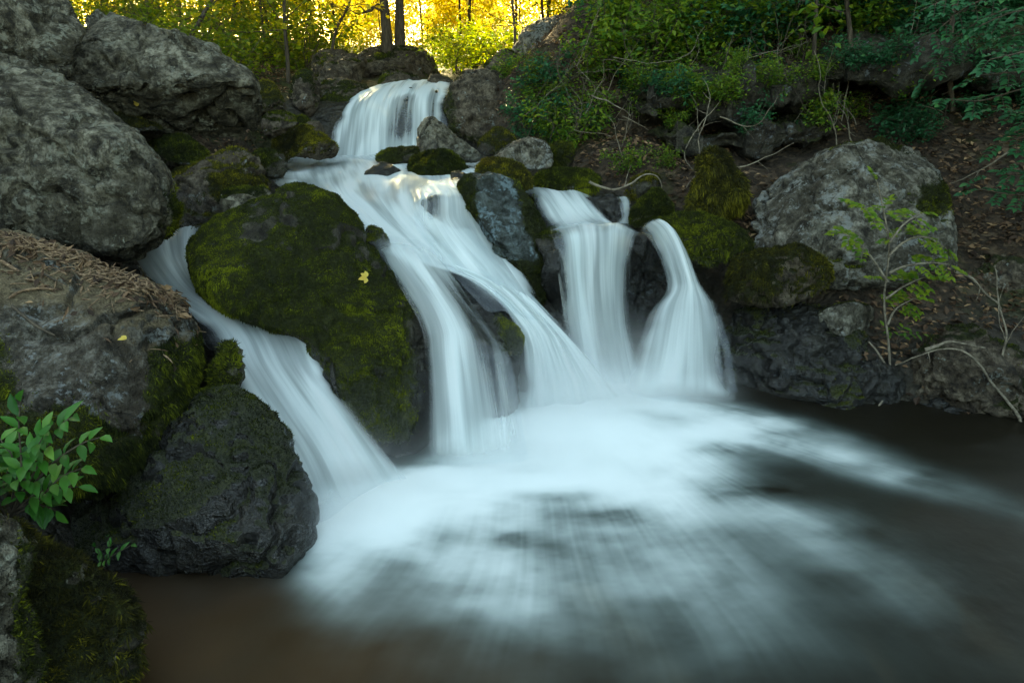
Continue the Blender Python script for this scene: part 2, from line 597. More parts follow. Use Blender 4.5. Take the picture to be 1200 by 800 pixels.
def rock(label, outline, Yt, Yb, T=(0.3, 0.3), sub=5, mat='granite', moss=0.0, fuzz=0, amp=1.0, facets=4, wet=-9, seed=None,
         name='boulder', cat='boulder', fl=0.018, gold=False, mossf=None, strata=0.0, soil=None, hang=0.0, tintb=0.0, Yx=0.0, boxy=0.78, group=None, bare=None):
    NR[0] += 1
    seed = NR[0] * 13 if seed is None else seed
    rg = np.random.default_rng(seed)
    O = catmull(outline, 240, True)
    c = (O.max(0) + O.min(0)) / 2
    c = 0.5 * c + 0.5 * O.mean(0)
    d = O - c
    ang = np.arctan2(-d[:, 1], d[:, 0])
    rad = np.hypot(d[:, 0], d[:, 1])
    bins = np.linspace(-np.pi, np.pi, 181)
    idx = np.clip(np.digitize(ang, bins) - 1, 0, 179)
    R = np.full(180, np.nan)
    for k in range(180):
        s = idx == k
        if s.any():
            R[k] = rad[s].mean()
    ok = ~np.isnan(R)
    bc = (bins[:-1] + bins[1:]) / 2
    R = np.interp(bc, np.concatenate([bc[ok] - 2 * np.pi, bc[ok], bc[ok] + 2 * np.pi]), np.tile(R[ok], 3))
    S, Fc = ico(sub)
    phi = np.arctan2(S[:, 2], S[:, 0])
    Rp = np.interp(phi, np.concatenate([bc[-1:] - 2 * np.pi, bc, bc[:1] + 2 * np.pi]), np.concatenate([R[-1:], R, R[:1]]))
    rho = np.hypot(S[:, 0], S[:, 2])
    g = rho ** boxy
    px = c[0] + Rp * g * np.cos(phi)
    py = c[1] - Rp * g * np.sin(phi)
    s = np.sign(S[:, 1]) * np.abs(S[:, 1]) ** 0.9
    Yc = Yt + (Yb - Yt) * (py - O[:, 1].min()) / (O[:, 1].max() - O[:, 1].min())
    Yc = Yc + Yx * (px - c[0])
    V = at(px, py, np.maximum(Yc + np.where(s < 0, s * T[0], s * T[1]), 0.35))
    ctr = V.mean(0)
    size = float(np.mean(V.max(0) - V.min(0))) / 2
    # broken facets, cut from the side that faces out
    lim0 = size
    for k in range(facets):
        n = rg.normal(size=3)
        n[1] = -abs(n[1]) * 1.4
        n[2] = abs(n[2]) * 0.8 if rg.random() < 0.6 else n[2]
        n /= np.linalg.norm(n)
        pr = (V - ctr) @ n
        lim = np.quantile(pr, rg.uniform(0.72, 0.9))
        ex = np.maximum(pr - lim, 0)
        V = V - n[None] * (ex * 0.8)[:, None]
    nr = vnormals(V, Fc)
    lo = fbm((V - ctr) * (1.6 / size) + seed, 4, seed) - .5
    md = fbm((V - ctr) * (5.0 / size) + seed, 4, seed + 5) - .5
    rid = 1 - np.abs(2 * fbm((V - ctr) * (2.6 / size) + 3 + seed, 3, seed + 9) - 1)
    fi = fbm(V * 26, 3, seed + 3) - .5
    disp = size * amp * (0.20 * lo + 0.085 * md - 0.10 * sstep(0.86, 1.0, rid)) + (0.4 + 0.6 * amp) * (0.030 * fi + 0.05 * (fbm(V * 9, 3, seed + 7) - .5))
    if strata:
        ax = norm(np.array([rg.normal() * .15, 0.2, 1.0]))
        q = (V - ctr) @ ax / (strata) + 0.9 * lo
        disp += strata * 0.35 * (np.abs((q % 1) - .5) - .25)
    V = V + nr * disp[:, None]
    nr = vnormals(V, Fc)
    nz = nr[:, 2]
    mn = fbm(V * 3.2 + seed, 4, seed + 1)
    mask = sstep(0.42, 0.62, moss + 0.30 * nz + 0.9 * (mn - .5)) if moss > 0 else np.zeros(len(V))
    if mossf is not None:
        mask = np.clip(mask + mossf(px, py, nz, mn), 0, 1)
    if bare is not None:
        mask = mask * (1 - bare(px, py, nz, mn))
    wt = 1 - sstep(wet, wet + 0.28, V[:, 2] + 0.25 * (mn - .5))
    base = np.array([ctr[0], ctr[1], V[:, 2].min()])
    at_ = {'moss': mask, 'wet': wt}
    if mat == 'soil_rock':
        at_['soil'] = soil(px, py, nz, mn)
    me = mesh_np(name, V - base, Fc, True, at_, None, [M[mat]])
    o = link(name, me, None, base)
    tag(o, label, cat, group)
    if fuzz:
        fuzz = int(fuzz * FZ)
        tri = V[Fc]
        fn = np.cross(tri[:, 1] - tri[:, 0], tri[:, 2] - tri[:, 0])
        A = np.linalg.norm(fn, axis=1)
        fnn = norm(fn)
        fc = tri.mean(1)
        vis = ((CAM - fc) * fnn).sum(1) / np.linalg.norm(CAM - fc, axis=1) > -0.25
        w = A * (mask[Fc].mean(1) ** 2) * vis
        if w.sum() > 1e-6:
            f = rg.choice(len(Fc), fuzz, p=w / w.sum())
            u = rg.random((fuzz, 2))
            u = np.where(u.sum(1, keepdims=True) > 1, 1 - u, u)
            B = tri[f, 0] + (tri[f, 1] - tri[f, 0]) * u[:, :1] + (tri[f, 2] - tri[f, 0]) * u[:, 1:]
            n = fnn[f]
            clump = fbm(B * 22, 2, seed + 2)
            L = fl * (0.5 + rg.random(fuzz)) * (0.55 + 0.9 * clump)
            down = np.array([0, 0, -1.0])
            ax = norm(n * 0.8 + rg.normal(size=(fuzz, 3)) * 0.55 + np.array([0, 0, 0.25]))
            if hang > 0:
                steep = sstep(0.75, 0.1, n[:, 2])[:, None] if False else (1 - sstep(0.1, 0.75, n[:, 2]))[:, None]
                ax = norm(ax * (1 - 0.75 * steep) + down * steep * 1.1 + n * 0.25 * steep)
                L = L * (1 + hang * steep[:, 0] * 2.2)
            t = np.clip(0.15 + 0.75 * clump + 1.3 * (fbm(B * 2.6, 3, 55) - .5) - .08 + tintb + rg.normal(size=fuzz) * 0.17 - 0.12, 0, 1)
            gg = Geo()
            leaves(gg, B - n * 0.002, ax, norm(rg.normal(size=(fuzz, 3))), L, L * 0.07 + 0.0026, t)
            mm = gg.mesh('moss_coat', M['moss_gold' if gold else 'moss'], False)
            mm.transform(__import__('mathutils').Matrix.Translation(Vector(-base)))
            link('moss_coat', mm, o)
    return o


# ------------------------------------------------------------------ the rocks
# left bank
rock('dark weathered rock behind the two big granite boulders, in the upper left corner',
     [(-60, -70), (20, -60), (70, -20), (90, 2), (98, 30), (92, 65), (60, 95), (0, 80), (-60, 70)], 4.6, 4.2, (.35, .5), 5, 'granite', moss=.12, fuzz=600, amp=1.0, facets=5)
rock('long grey granite boulder with pale lichen streaks, rounded nose overhanging the mossy stones',
     [(-60, 20), (40, -20), (90, 0), (160, 22), (230, 50), (282, 76), (306, 104), (314, 140), (304, 161), (268, 169), (220, 166), (170, 152), (110, 140), (40, 110), (-60, 90)], 5.1, 4.75, (.55, .8), 7, 'granite', moss=-.05, fuzz=0, amp=.7, facets=6)
rock('huge rounded grey granite boulder resting above the bark littered ledge rock',
     [(-150, 40), (-60, 35), (0, 57), (55, 80), (100, 108), (150, 148), (186, 185), (203, 222), (206, 258), (186, 288), (150, 306), (100, 300), (50, 284), (0, 272), (-150, 290)], 3.75, 3.25, (.55, .7), 7, 'granite', moss=-.2, fuzz=3000, amp=.6, facets=5,
     mossf=lambda x, y, nz, n: .8 * sstep(185, 206, x + 30 * (n - .5)) * sstep(200, 240, y))
rock('flat topped ledge rock under brown bark litter, moss hanging from its lower edge',
     [(-150, 262), (-60, 266), (0, 270), (60, 284), (120, 308), (180, 334), (240, 356), (270, 382), (284, 415), (280, 455), (256, 488), (222, 512), (190, 530), (150, 558), (120, 575), (60, 578), (0, 560), (-150, 540)], 2.95, 1.95, (.22, .4), 7, 'soil_rock', moss=.0, fuzz=52000, amp=.55, facets=1, fl=.011, hang=.5, seed=44,
     mossf=lambda x, y, nz, n: np.clip(sstep(205, 255, x - 0.15 * (y - 350) + 80 * (n - .5)) * sstep(365, 395, y) + sstep(415, 490, y - .12 * x + 190 * (n - .5)), 0, 1) * sstep(335, 380, y - .1 * x + 60 * (n - .5)),
     soil=lambda x, y, nz, n: sstep(.42, .62, nz + .5 * (n - .5)) * (1 - sstep(330, 372, y - .20 * x + 60 * (n - .5))))
rock('small knob of mossy rock between the littered ledge and the left chute',
     [(248, 405), (264, 396), (278, 403), (286, 425), (284, 450), (270, 466), (250, 468), (240, 435)], 2.75, 2.6, (.1, .2), 4, 'granite', moss=.35, fuzz=1500, amp=.8, cat='rock', name='rock')
rock('big black wet rock below the hanging moss, beside the pool edge',
     [(40, 640), (70, 560), (140, 510), (200, 478), (262, 446), (290, 458), (318, 484), (346, 526), (366, 580), (372, 625), (352, 668), (310, 706), (250, 745), (180, 760), (100, 760)], 2.55, 1.78, (.22, .5), 7, 'dark', moss=.32, fuzz=16000, amp=.48, facets=2, wet=.36, fl=.010, name='wet_rock', cat='rock', seed=97)
rock('mossy hummock of rock with dead needles, down in the lower left corner',
     [(-60, 590), (0, 605), (40, 635), (80, 645), (112, 662), (148, 702), (162, 732), (152, 790), (130, 850), (60, 900), (-60, 900)], 1.60, 1.18, (.12, .3), 6, 'granite', moss=.52, fuzz=26000, amp=.7, facets=2, fl=.013, hang=.5, name='mossy_rock', cat='rock', gold=True)
rock('bare grey rock face cut off by the lower left edge, below the leafy sprig',
     [(-160, 570), (-60, 580), (0, 606), (22, 640), (34, 690), (46, 740), (60, 800), (20, 860), (-160, 860)], 1.22, 1.0, (.1, .2), 6, 'granite', moss=.1, fuzz=1500, amp=.6, facets=3, fl=.01, mossf=lambda x, y, nz, n: .6 * sstep(20, 40, x - .2 * (y - 700)), name='rock', cat='rock')

# around and behind the large mossy boulder
rock('largest moss covered boulder, a steep green flank between left chute and middle veil',
     [(217, 292), (228, 274), (250, 256), (284, 240), (320, 224), (345, 217), (378, 222), (408, 250), (445, 300), (478, 335), (502, 380), (518, 430), (524, 470), (520, 540), (510, 610), (440, 620), (420, 540), (395, 490), (372, 452), (345, 410), (305, 384), (256, 366), (226, 332)], 3.70, 2.62, (.26, .45), 7, 'dark', moss=.50, fuzz=90000, amp=.45, facets=0, Yx=.0006, fl=.008, hang=.4, seed=301, wet=.2, name='mossy_boulder', tintb=-.03,
     bare=lambda x, y, nz, n: np.clip(sstep(470, 505, x + 60 * (n - .5)) * sstep(330, 380, y) + sstep(500, 530, y + 20 * (n - .5)), 0, 1))
rock('moss topped flat rock with a black undercut, upstream of the largest mossy boulder',
     [(196, 215), (208, 196), (245, 180), (280, 175), (300, 184), (320, 206), (334, 222), (330, 255), (290, 290), (240, 296), (205, 280), (192, 240)], 4.5, 3.92, (.22, .35), 6, 'brown', moss=.36, fuzz=16000, amp=.85, facets=3, fl=.014, strata=.08, gold=True, name='mossy_rock', cat='rock', wet=.75)
rock('small grey and green stone leaning on the top of the largest mossy boulder',
     [(248, 248), (262, 226), (288, 216), (318, 221), (310, 240), (282, 258), (256, 264)], 4.0, 3.85, (.12, .2), 5, 'granite', moss=.3, fuzz=3500, amp=.7, fl=.011, name='stone', cat='rock')
rock('mossy stone ridge tucked under the long granite boulder',
     [(165, 150), (190, 158), (225, 165), (246, 180), (240, 192), (205, 196), (180, 186), (160, 170)], 4.75, 4.6, (.2, .3), 5, 'dark', moss=.55, fuzz=9000, amp=.8, fl=.016, name='mossy_rock', cat='rock')
rock('brown mossy stone wedged between the two big granite boulders',
     [(110, 128), (150, 138), (188, 148), (190, 160), (160, 168), (120, 156)], 4.7, 4.6, (.2, .3), 5, 'dark', moss=.45, fuzz=4000, amp=.8, fl=.014, gold=True, name='mossy_rock', cat='rock')
rock('squat dark mossy stone at the left edge of the stream, under the granite nose',
     [(296, 184), (308, 176), (324, 178), (334, 192), (332, 206), (316, 208), (300, 204)], 4.75, 4.65, (.12, .2), 5, 'dark', moss=.5, fuzz=4000, amp=.8, fl=.013, name='mossy_rock', cat='rock')
rock('low golden moss mound at the water edge left of the upper waterfall',
     [(308, 172), (325, 158), (345, 150), (366, 152), (385, 162), (402, 178), (404, 187), (375, 188), (340, 183), (312, 182)], 5.9, 5.6, (.2, .35), 6, 'brown', moss=.50, fuzz=14000, amp=.85, fl=.016, gold=True, name='mossy_rock', cat='rock')
rock('small rounded grey stone on the golden moss mound',
     [(356, 150), (362, 142), (372, 142), (379, 152), (378, 162), (366, 163)], 5.95, 5.9, (.08, .12), 4, 'brown', moss=.15, amp=.6, name='stone', cat='rock')
rock('dark split rock with moss on top, right of the granite nose',
     [(308, 140), (318, 132), (338, 132), (352, 142), (345, 156), (325, 160), (310, 158)], 6.2, 6.0, (.15, .25), 5, 'brown', moss=.35, fuzz=3000, amp=.9, fl=.014, wet=.9, name='rock', cat='rock')
rock('little green moss cushion stone between the split rock and the round stone',
     [(338, 146), (344, 138), (358, 137), (366, 145), (358, 152), (346, 154)], 6.2, 6.15, (.1, .15), 4, 'brown', moss=.6, fuzz=2500, amp=.6, fl=.014, name='mossy_stone', cat='rock')
rock('brown bank rock at the right end of the long granite boulder',
     [(302, 95), (318, 97), (332, 115), (336, 132), (322, 142), (306, 138), (298, 115)], 6.6, 6.2, (.15, .3), 5, 'brown', moss=.35, fuzz=3000, amp=.9, fl=.014, gold=True, name='rock', cat='rock')
rock('upright pale rock beside the thin dark sapling',
     [(338, 95), (350, 84), (366, 86), (376, 100), (374, 125), (362, 137), (346, 130), (338, 112)], 7.6, 7.2, (.2, .3), 5, 'brown', moss=.25, fuzz=1500, amp=.9, fl=.016, strata=.06, name='rock', cat='rock')
rock('sunlit flat slab with leaf litter overhanging the left side of the upper waterfall',
     [(368, 108), (378, 94), (402, 92), (430, 102), (440, 112), (424, 122), (402, 134), (388, 150), (376, 158), (366, 140)], 8.0, 7.1, (.2, .4), 6, 'brown', moss=.25, fuzz=5000, amp=.8, fl=.016, name='slab', cat='rock', wet=1.0,
     mossf=lambda x, y, nz, n: .7 * sstep(108, 116, y) * (1 - sstep(125, 132, y)) * sstep(395, 410, x))
rock('broad sloping brown rock shelf upstream, left of the tree mound',
     [(335, 92), (352, 70), (385, 60), (418, 66), (440, 80), (456, 94), (440, 104), (400, 104), (362, 102)], 10.0, 8.4, (.25, .5), 6, 'brown', moss=.2, fuzz=3000, amp=.8, fl=.02, strata=.10, name='rock_shelf', cat='rock')
rock('dark domed rock carrying the two big tree trunks above the upper waterfall',
     [(412, 78), (420, 64), (442, 56), (478, 53), (502, 64), (518, 82), (528, 94), (510, 102), (470, 100), (430, 96)], 11.6, 10.4, (.5, .9), 6, 'brown', moss=.22, fuzz=3000, amp=.7, fl=.025, strata=.14, name='domed_rock', cat='rock')
rock('pale flat stone at the lip of the upper waterfall, below the domed rock',
     [(438, 92), (460, 84), (484, 88), (492, 98), (470, 104), (446, 106)], 8.6, 8.2, (.15, .25), 5, 'brown', moss=.3, fuzz=1500, amp=.8, name='flat_stone', cat='rock', fl=.016)
rock('thin brown ledge stone at the right end of the upper lip',
     [(488, 94), (505, 88), (526, 92), (530, 99), (508, 102), (490, 102)], 8.4, 8.2, (.12, .25), 4, 'brown', moss=.15, amp=.8, name='flat_stone', cat='rock')
rock('small black stone standing out of the upper waterfall lip',
     [(475, 108), (478, 104), (484, 104), (486, 110), (482, 114), (476, 114)], 7.55, 7.5, (.05, .08), 4, 'dark', amp=.5, wet=3, name='stone', cat='rock')
rock('second black stone in the upper lip, near its right end',
     [(506, 110), (510, 106), (516, 106), (516, 112), (511, 116), (506, 116)], 7.5, 7.45, (.05, .08), 4, 'dark', amp=.5, wet=3, name='stone', cat='rock')

# right of the upper waterfall
rock('tall brown boulder forming the right wall of the upper waterfall',
     [(522, 118), (530, 98), (548, 84), (574, 76), (596, 74), (612, 90), (612, 130), (604, 165), (588, 178), (560, 172), (532, 160), (523, 140)], 7.6, 6.6, (.3, .6), 6, 'brown', moss=.12, fuzz=1500, amp=.75, facets=5, fl=.02, strata=.16, wet=.0,
     mossf=lambda x, y, nz, n: .5 * (1 - sstep(526, 534, x)) + .5 * sstep(145, 165, y + 40 * (n - .5)))
rock('large grey boulder high on the right bank, under the thin trees',
     [(600, 68), (606, 45), (622, 28), (648, 18), (676, 22), (700, 40), (706, 66), (690, 84), (640, 84)], 9.6, 8.8, (.4, .6), 6, 'pale', moss=.05, amp=.7, facets=5)
rock('brown lump of rock between the tall boulder and the grey boulder on the bank',
     [(566, 82), (578, 66), (596, 60), (610, 70), (608, 86), (590, 92)], 8.6, 8.2, (.2, .35), 5, 'brown', moss=.2, fuzz=800, amp=.9, fl=.02, name='rock', cat='rock')
rock('pointed triangular rock standing in the stream before the upper waterfall',
     [(485, 168), (488, 146), (497, 139), (508, 138), (524, 150), (546, 168), (570, 184), (560, 194), (520, 194), (490, 190)], 5.85, 5.6, (.14, .3), 6, 'granite', moss=.05, amp=.55, facets=5, name='pointed_rock', cat='rock', wet=.92)
rock('smooth oval grey stone perched on the moss right of the pointed rock',
     [(576, 184), (584, 171), (600, 163), (618, 161), (638, 168), (648, 182), (646, 194), (632, 199), (606, 197), (584, 194)], 5.25, 5.15, (.2, .3), 6, 'pale', moss=.0, amp=.4, facets=3, name='oval_stone', cat='rock')
rock('low mossy stone at the foot of the pointed rock',
     [(440, 184), (452, 176), (474, 173), (492, 174), (498, 186), (470, 191), (446, 190)], 5.85, 5.75, (.15, .25), 5, 'dark', moss=.5, fuzz=4000, amp=.7, fl=.013, name='mossy_stone', cat='rock')
rock('plump green moss cushion in the middle of the stream',
     [(474, 198), (482, 186), (502, 177), (526, 176), (546, 182), (560, 196), (562, 210), (536, 214), (508, 209), (482, 206)], 5.5, 5.25, (.18, .3), 6, 'dark', moss=.7, fuzz=20000, amp=.7, fl=.017, hang=.4, name='mossy_stone', cat='rock')
rock('green moss cushion directly above the blue lichen rock',
     [(540, 206), (552, 192), (574, 186), (600, 189), (616, 200), (620, 216), (596, 224), (560, 222)], 4.95, 4.7, (.16, .28), 6, 'dark', moss=.66, fuzz=16000, amp=.7, fl=.016, hang=.4, gold=True, name='mossy_stone', cat='rock')
rock('long low moss bank with a straight fringe above the right waterfall lip',
     [(622, 214), (634, 202), (664, 198), (690, 201), (708, 210), (714, 222), (690, 228), (650, 226), (626, 224)], 5.05, 4.85, (.16, .35), 6, 'dark', moss=.66, fuzz=20000, amp=.7, fl=.016, hang=.8, name='mossy_rock', cat='rock')
rock('black wet cobble breaking the stream surface left of the moss cushion',
     [(428, 200), (436, 193), (452, 192), (468, 197), (478, 203), (474, 210), (450, 210), (432, 207)], 5.35, 5.25, (.1, .15), 5, 'dark', amp=.9, wet=3, facets=5, name='wet_stone', cat='rock')
rock('tiny wet stone between the moss cushion and the blue lichen rock',
     [(528, 208), (534, 201), (546, 202), (550, 210), (540, 215), (530, 213)], 5.0, 4.95, (.07, .1), 4, 'dark', amp=.8, wet=3, name='wet_stone', cat='rock')
rock('mossy lump of rock behind the oval grey stone',
     [(640, 178), (650, 168), (668, 172), (674, 190), (664, 202), (644, 200)], 5.5, 5.3, (.15, .25), 5, 'dark', moss=.55, fuzz=5000, amp=.8, fl=.015, name='mossy_stone', cat='rock')
rock('mossy boulder foot in shade below the tall brown boulder',
     [(560, 172), (568, 158), (584, 152), (600, 158), (604, 170), (590, 180), (570, 182)], 6.2, 6.0, (.15, .3), 5, 'dark', moss=.5, fuzz=4000, amp=.8, fl=.016, gold=True, name='mossy_rock', cat='rock')

# middle of the cascade
rock('tall wedge of rock with blue grey lichen top, mossy edge, standing mid cascade',
     [(537, 222), (546, 205), (572, 203), (606, 212), (622, 235), (640, 268), (654, 306), (664, 350), (674, 425), (646, 430), (612, 352), (588, 318), (572, 285), (556, 250), (540, 236)], 4.25, 3.45, (.2, .4), 7, 'lichen', moss=.0, fuzz=22000, amp=.5, facets=3, fl=.011, name='lichen_rock', cat='rock',
     mossf=lambda x, y, nz, n: np.clip(sstep(12, 34, x - (578 + (y - 210) * .36) + 24 * (n - .5)) + sstep(245, 330, y - .3 * (x - 560) + 90 * (n - .5)) * .9 + (1 - sstep(548, 562, x + 20 * (n - .5))), 0, 1))
rock('small dark mossy stone squeezed between the lichen rock and the right waterfall',
     [(624, 268), (634, 252), (650, 250), (664, 262), (670, 280), (666, 298), (660, 340), (655, 390), (640, 380), (634, 310)], 3.95, 3.7, (.14, .25), 5, 'dark', moss=.3, fuzz=3500, amp=.7, fl=.011, name='mossy_stone', cat='rock', wet=.55)
rock('low dark stone in the rapids above the largest mossy boulder',
     [(416, 275), (424, 266), (442, 267), (455, 277), (456, 288), (436, 292), (420, 286)], 3.85, 3.75, (.1, .15), 5, 'dark', moss=.35, fuzz=1800, amp=.7, wet=.8, fl=.009, name='wet_stone', cat='rock')
rock('brown rock under the middle veil, its bare right flank showing through',
     [(470, 350), (485, 310), (506, 294), (526, 303), (552, 332), (582, 358), (603, 378), (610, 405), (608, 450), (604, 510), (580, 560), (520, 570), (478, 560), (460, 480), (462, 400)], 3.52, 2.98, (.12, .4), 7, 'dark', moss=.05, fuzz=6000, amp=.5, facets=3, seed=77, wet=.45, fl=.009, name='veiled_rock', cat='rock',
     mossf=lambda x, y, nz, n: .9 * sstep(572, 598, x + 30 * (n - .5)) * (1 - sstep(400, 430, y)))
rock('black wet rock wall behind the right waterfall and the fan shaped fall',
     [(612, 300), (640, 276), (680, 273), (735, 275), (775, 278), (800, 300), (815, 340), (850, 395), (866, 450), (850, 500), (740, 500), (660, 480), (610, 420)], 4.14, 3.98, (.10, .5), 7, 'dark', moss=.0, amp=.45, facets=6, wet=3, seed=150, strata=.1, name='wet_rock', cat='rock')
rock('dripping ledge of black rock left of the mossy stones, above the right waterfall',
     [(684, 238), (692, 229), (716, 228), (738, 232), (744, 248), (740, 262), (712, 266), (690, 262)], 4.6, 4.45, (.08, .25), 5, 'dark', moss=.0, amp=.8, facets=5, wet=3, strata=.06, name='wet_ledge', cat='rock')

# right bank
rock('great pale grey boulder with crusty lichen on the right bank, sapling in front',
     [(874, 240), (890, 214), (930, 190), (975, 175), (1028, 165), (1072, 172), (1096, 188), (1112, 222), (1120, 280), (1114, 325), (1085, 352), (1040, 356), (960, 345), (900, 310), (880, 275)], 4.55, 3.95, (.4, .7), 7, 'pale', moss=.10, fuzz=5000, amp=.72, facets=5, fl=.013, seed=205,
     mossf=lambda x, y, nz, n: .8 * sstep(1080, 1110, x + 30 * (n - .5)) * sstep(190, 215, y) * (1 - sstep(235, 260, y)))
rock('mossy capstone with a bare crown over a black hollow, below the great pale boulder',
     [(845, 335), (862, 306), (900, 291), (938, 289), (966, 304), (974, 326), (950, 348), (900, 362), (862, 356)], 3.8, 3.55, (.18, .3), 6, 'brown', moss=.50, fuzz=16000, amp=.7, facets=3, fl=.013, hang=.6, gold=True, name='mossy_rock', cat='rock')
rock('wide black rock face dripping wet beside the fan shaped fall',
     [(822, 392), (850, 360), (900, 352), (960, 356), (1004, 374), (1026, 402), (1022, 445), (1004, 490), (930, 500), (870, 480), (840, 455)], 3.75, 3.22, (.16, .4), 7, 'dark', moss=.22, fuzz=6000, amp=.75, facets=6, wet=.6, fl=.010, strata=.12, seed=410, name='wet_rock', cat='rock')
rock('flat grey stone laid on top of the wet black rock face',
     [(958, 372), (975, 358), (1005, 356), (1030, 366), (1026, 384), (1000, 394), (972, 390)], 3.65, 3.5, (.12, .2), 5, 'pale', moss=.18, fuzz=2500, amp=.6, facets=4, fl=.01, name='flat_stone', cat='rock')
rock('shaggy moss stack of two lobes behind the mossy stones',
     [(806, 240), (812, 218), (820, 206), (822, 186), (834, 174), (850, 180), (858, 198), (870, 214), (878, 240), (866, 258), (834, 262), (810, 256)], 4.75, 4.5, (.2, .3), 6, 'dark', moss=.7, fuzz=26000, amp=1.0, fl=.020, hang=.7, gold=True, name='mossy_rock', cat='rock')
rock('dark green mossy mound above the narrow strand of the fan shaped fall',
     [(752, 284), (768, 260), (800, 247), (838, 256), (872, 275), (886, 296), (860, 308), (820, 312), (780, 300)], 4.1, 3.85, (.2, .3), 6, 'dark', moss=.56, fuzz=20000, amp=.9, fl=.014, hang=.4, name='mossy_rock', cat='rock')
rock('bright mossy stone sloping to the dripping black ledge',
     [(738, 262), (744, 244), (758, 228), (776, 221), (796, 230), (798, 248), (776, 262), (752, 268)], 4.5, 4.25, (.16, .25), 6, 'dark', moss=.62, fuzz=14000, amp=.7, fl=.015, name='mossy_stone', cat='rock')
rock('mossy root hummock right of the dripping ledge, against the leaf litter',
     [(732, 240), (738, 218), (752, 206), (770, 208), (772, 222), (756, 240), (746, 262), (734, 260)], 4.75, 4.5, (.14, .25), 5, 'dark', moss=.5, fuzz=7000, amp=.9, fl=.016, gold=True, name='mossy_stone', cat='rock')
rock('brown rock with leaf litter above the pool at the right edge',
     [(1060, 440), (1080, 400), (1110, 382), (1150, 384), (1180, 400), (1230, 430), (1240, 480), (1180, 505), (1110, 490), (1070, 470)], 3.55, 3.02, (.18, .4), 6, 'brown', moss=.2, fuzz=2500, amp=.8, facets=4, fl=.01, seed=52, name='rock', cat='rock')
rock('shiny black slab sloping into the pool below the brown rock',
     [(960, 468), (1000, 448), (1060, 452), (1120, 462), (1180, 468), (1240, 474), (1280, 530), (1160, 540), (1060, 524), (980, 506)], 3.42, 2.96, (.10, .3), 6, 'dark', moss=.0, amp=.8, facets=5, wet=3, strata=.06, seed=61, name='wet_slab', cat='rock')
rock('small wet rock between the black rock face and the brown rock',
     [(1000, 450), (1012, 425), (1040, 415), (1068, 425), (1076, 452), (1060, 474), (1020, 478)], 3.45, 3.25, (.12, .25), 5, 'dark', moss=.1, amp=.9, wet=.2, facets=4, name='wet_rock', cat='rock')
rock('tiny white and yellow pebble on the leaf litter under the sapling',
     [(1064, 416), (1070, 409), (1080, 408), (1088, 414), (1084, 422), (1070, 422)], 3.42, 3.4, (.03, .04), 4, 'pale', amp=.4, name='pebble', cat='rock')
rock('dark earth covered rock on the slope at the right edge',
     [(1120, 330), (1150, 300), (1200, 296), (1250, 310), (1260, 390), (1190, 400), (1130, 380)], 4.3, 3.9, (.2, .4), 5, 'brown', moss=.2, amp=1.0, facets=4, name='rock', cat='rock')
# stratified ledge on the hillside
def ledge(label, mid, half, Y, D, seed, mat='dark', moss=.3, fuzz=8000, gold=True, fl=.02):
    """a bed of rock sticking out of the slope: swept rounded slab with layered face"""
    nu, nv = 260, 72
    C = catmull(np.array([at(a, b, y) for (a, b), y in zip(mid, Y)]), nu)
    u = np.linspace(0, 1, nu)
    hh = np.interp(u, np.linspace(0, 1, len(half)), half)
    cap = (1 - np.abs(2 * u - 1) ** 10) ** .5
    v = np.linspace(0, 2 * np.pi, nv, endpoint=False)
    cs, sn = np.cos(v), np.sin(v)
    sx = np.sign(cs) * np.abs(cs) ** .4
    sz = np.sign(sn) * np.abs(sn) ** .4
    P = C[:, None, :] + np.stack([0 * sx[None] + 0 * hh[:, None], -sx[None] * D * (.25 + .75 * cap[:, None]), sz[None] * (hh * cap)[:, None]], -1)
    V = P.reshape(-1, 3)
    i = np.arange(nu - 1)[:, None] * nv
    j = np.arange(nv)[None]
    q = np.stack([i + j, i + nv + j, i + nv + (j + 1) % nv, i + (j + 1) % nv], -1).reshape(-1, 4)
    tri = np.concatenate([q[:, [0, 1, 2]], q[:, [0, 2, 3]]])
    nr = vnormals(V, tri)
    if (nr[:, 2] * (V[:, 2] - np.repeat(C[:, 2], nv))).mean() < 0:
        tri = tri[:, ::-1]
        nr = -nr
    d = .5 * (fbm(V * 1.7, 4, seed) - .5) + .2 * (fbm(V * np.array([5, 5, 14.0]), 4, seed + 3) - .5)
    blk = np.floor(u * 7 + .35 * np.sin(u * 9)).repeat(nv)
    d = d + .16 * (_h(blk.astype(int), blk.astype(int) * 0 + seed, blk.astype(int) * 0, 3) - .5)
    lay = (V[:, 2] / .06 + 1.5 * fbm(V * .9, 3, seed + 9)) % 1
    V = V + nr * (d + (.055 * np.abs(lay - .5) * (np.abs(nr[:, 2]) < .7)))[:, None]
    nr = vnormals(V, tri)
    mn = fbm(V * 2.6, 4, seed + 1)
    mask = sstep(.45, .65, moss + .35 * nr[:, 2] + .9 * (mn - .5))
    base = np.array([V[:, 0].mean(), V[:, 1].mean(), V[:, 2].min()])
    o = link('rock_ledge', mesh_np('rock_ledge', V - base, tri, True, {'moss': mask, 'wet': 0 * mask}, None, [M[mat]]), None, base)
    tag(o, label, 'rock ledge')


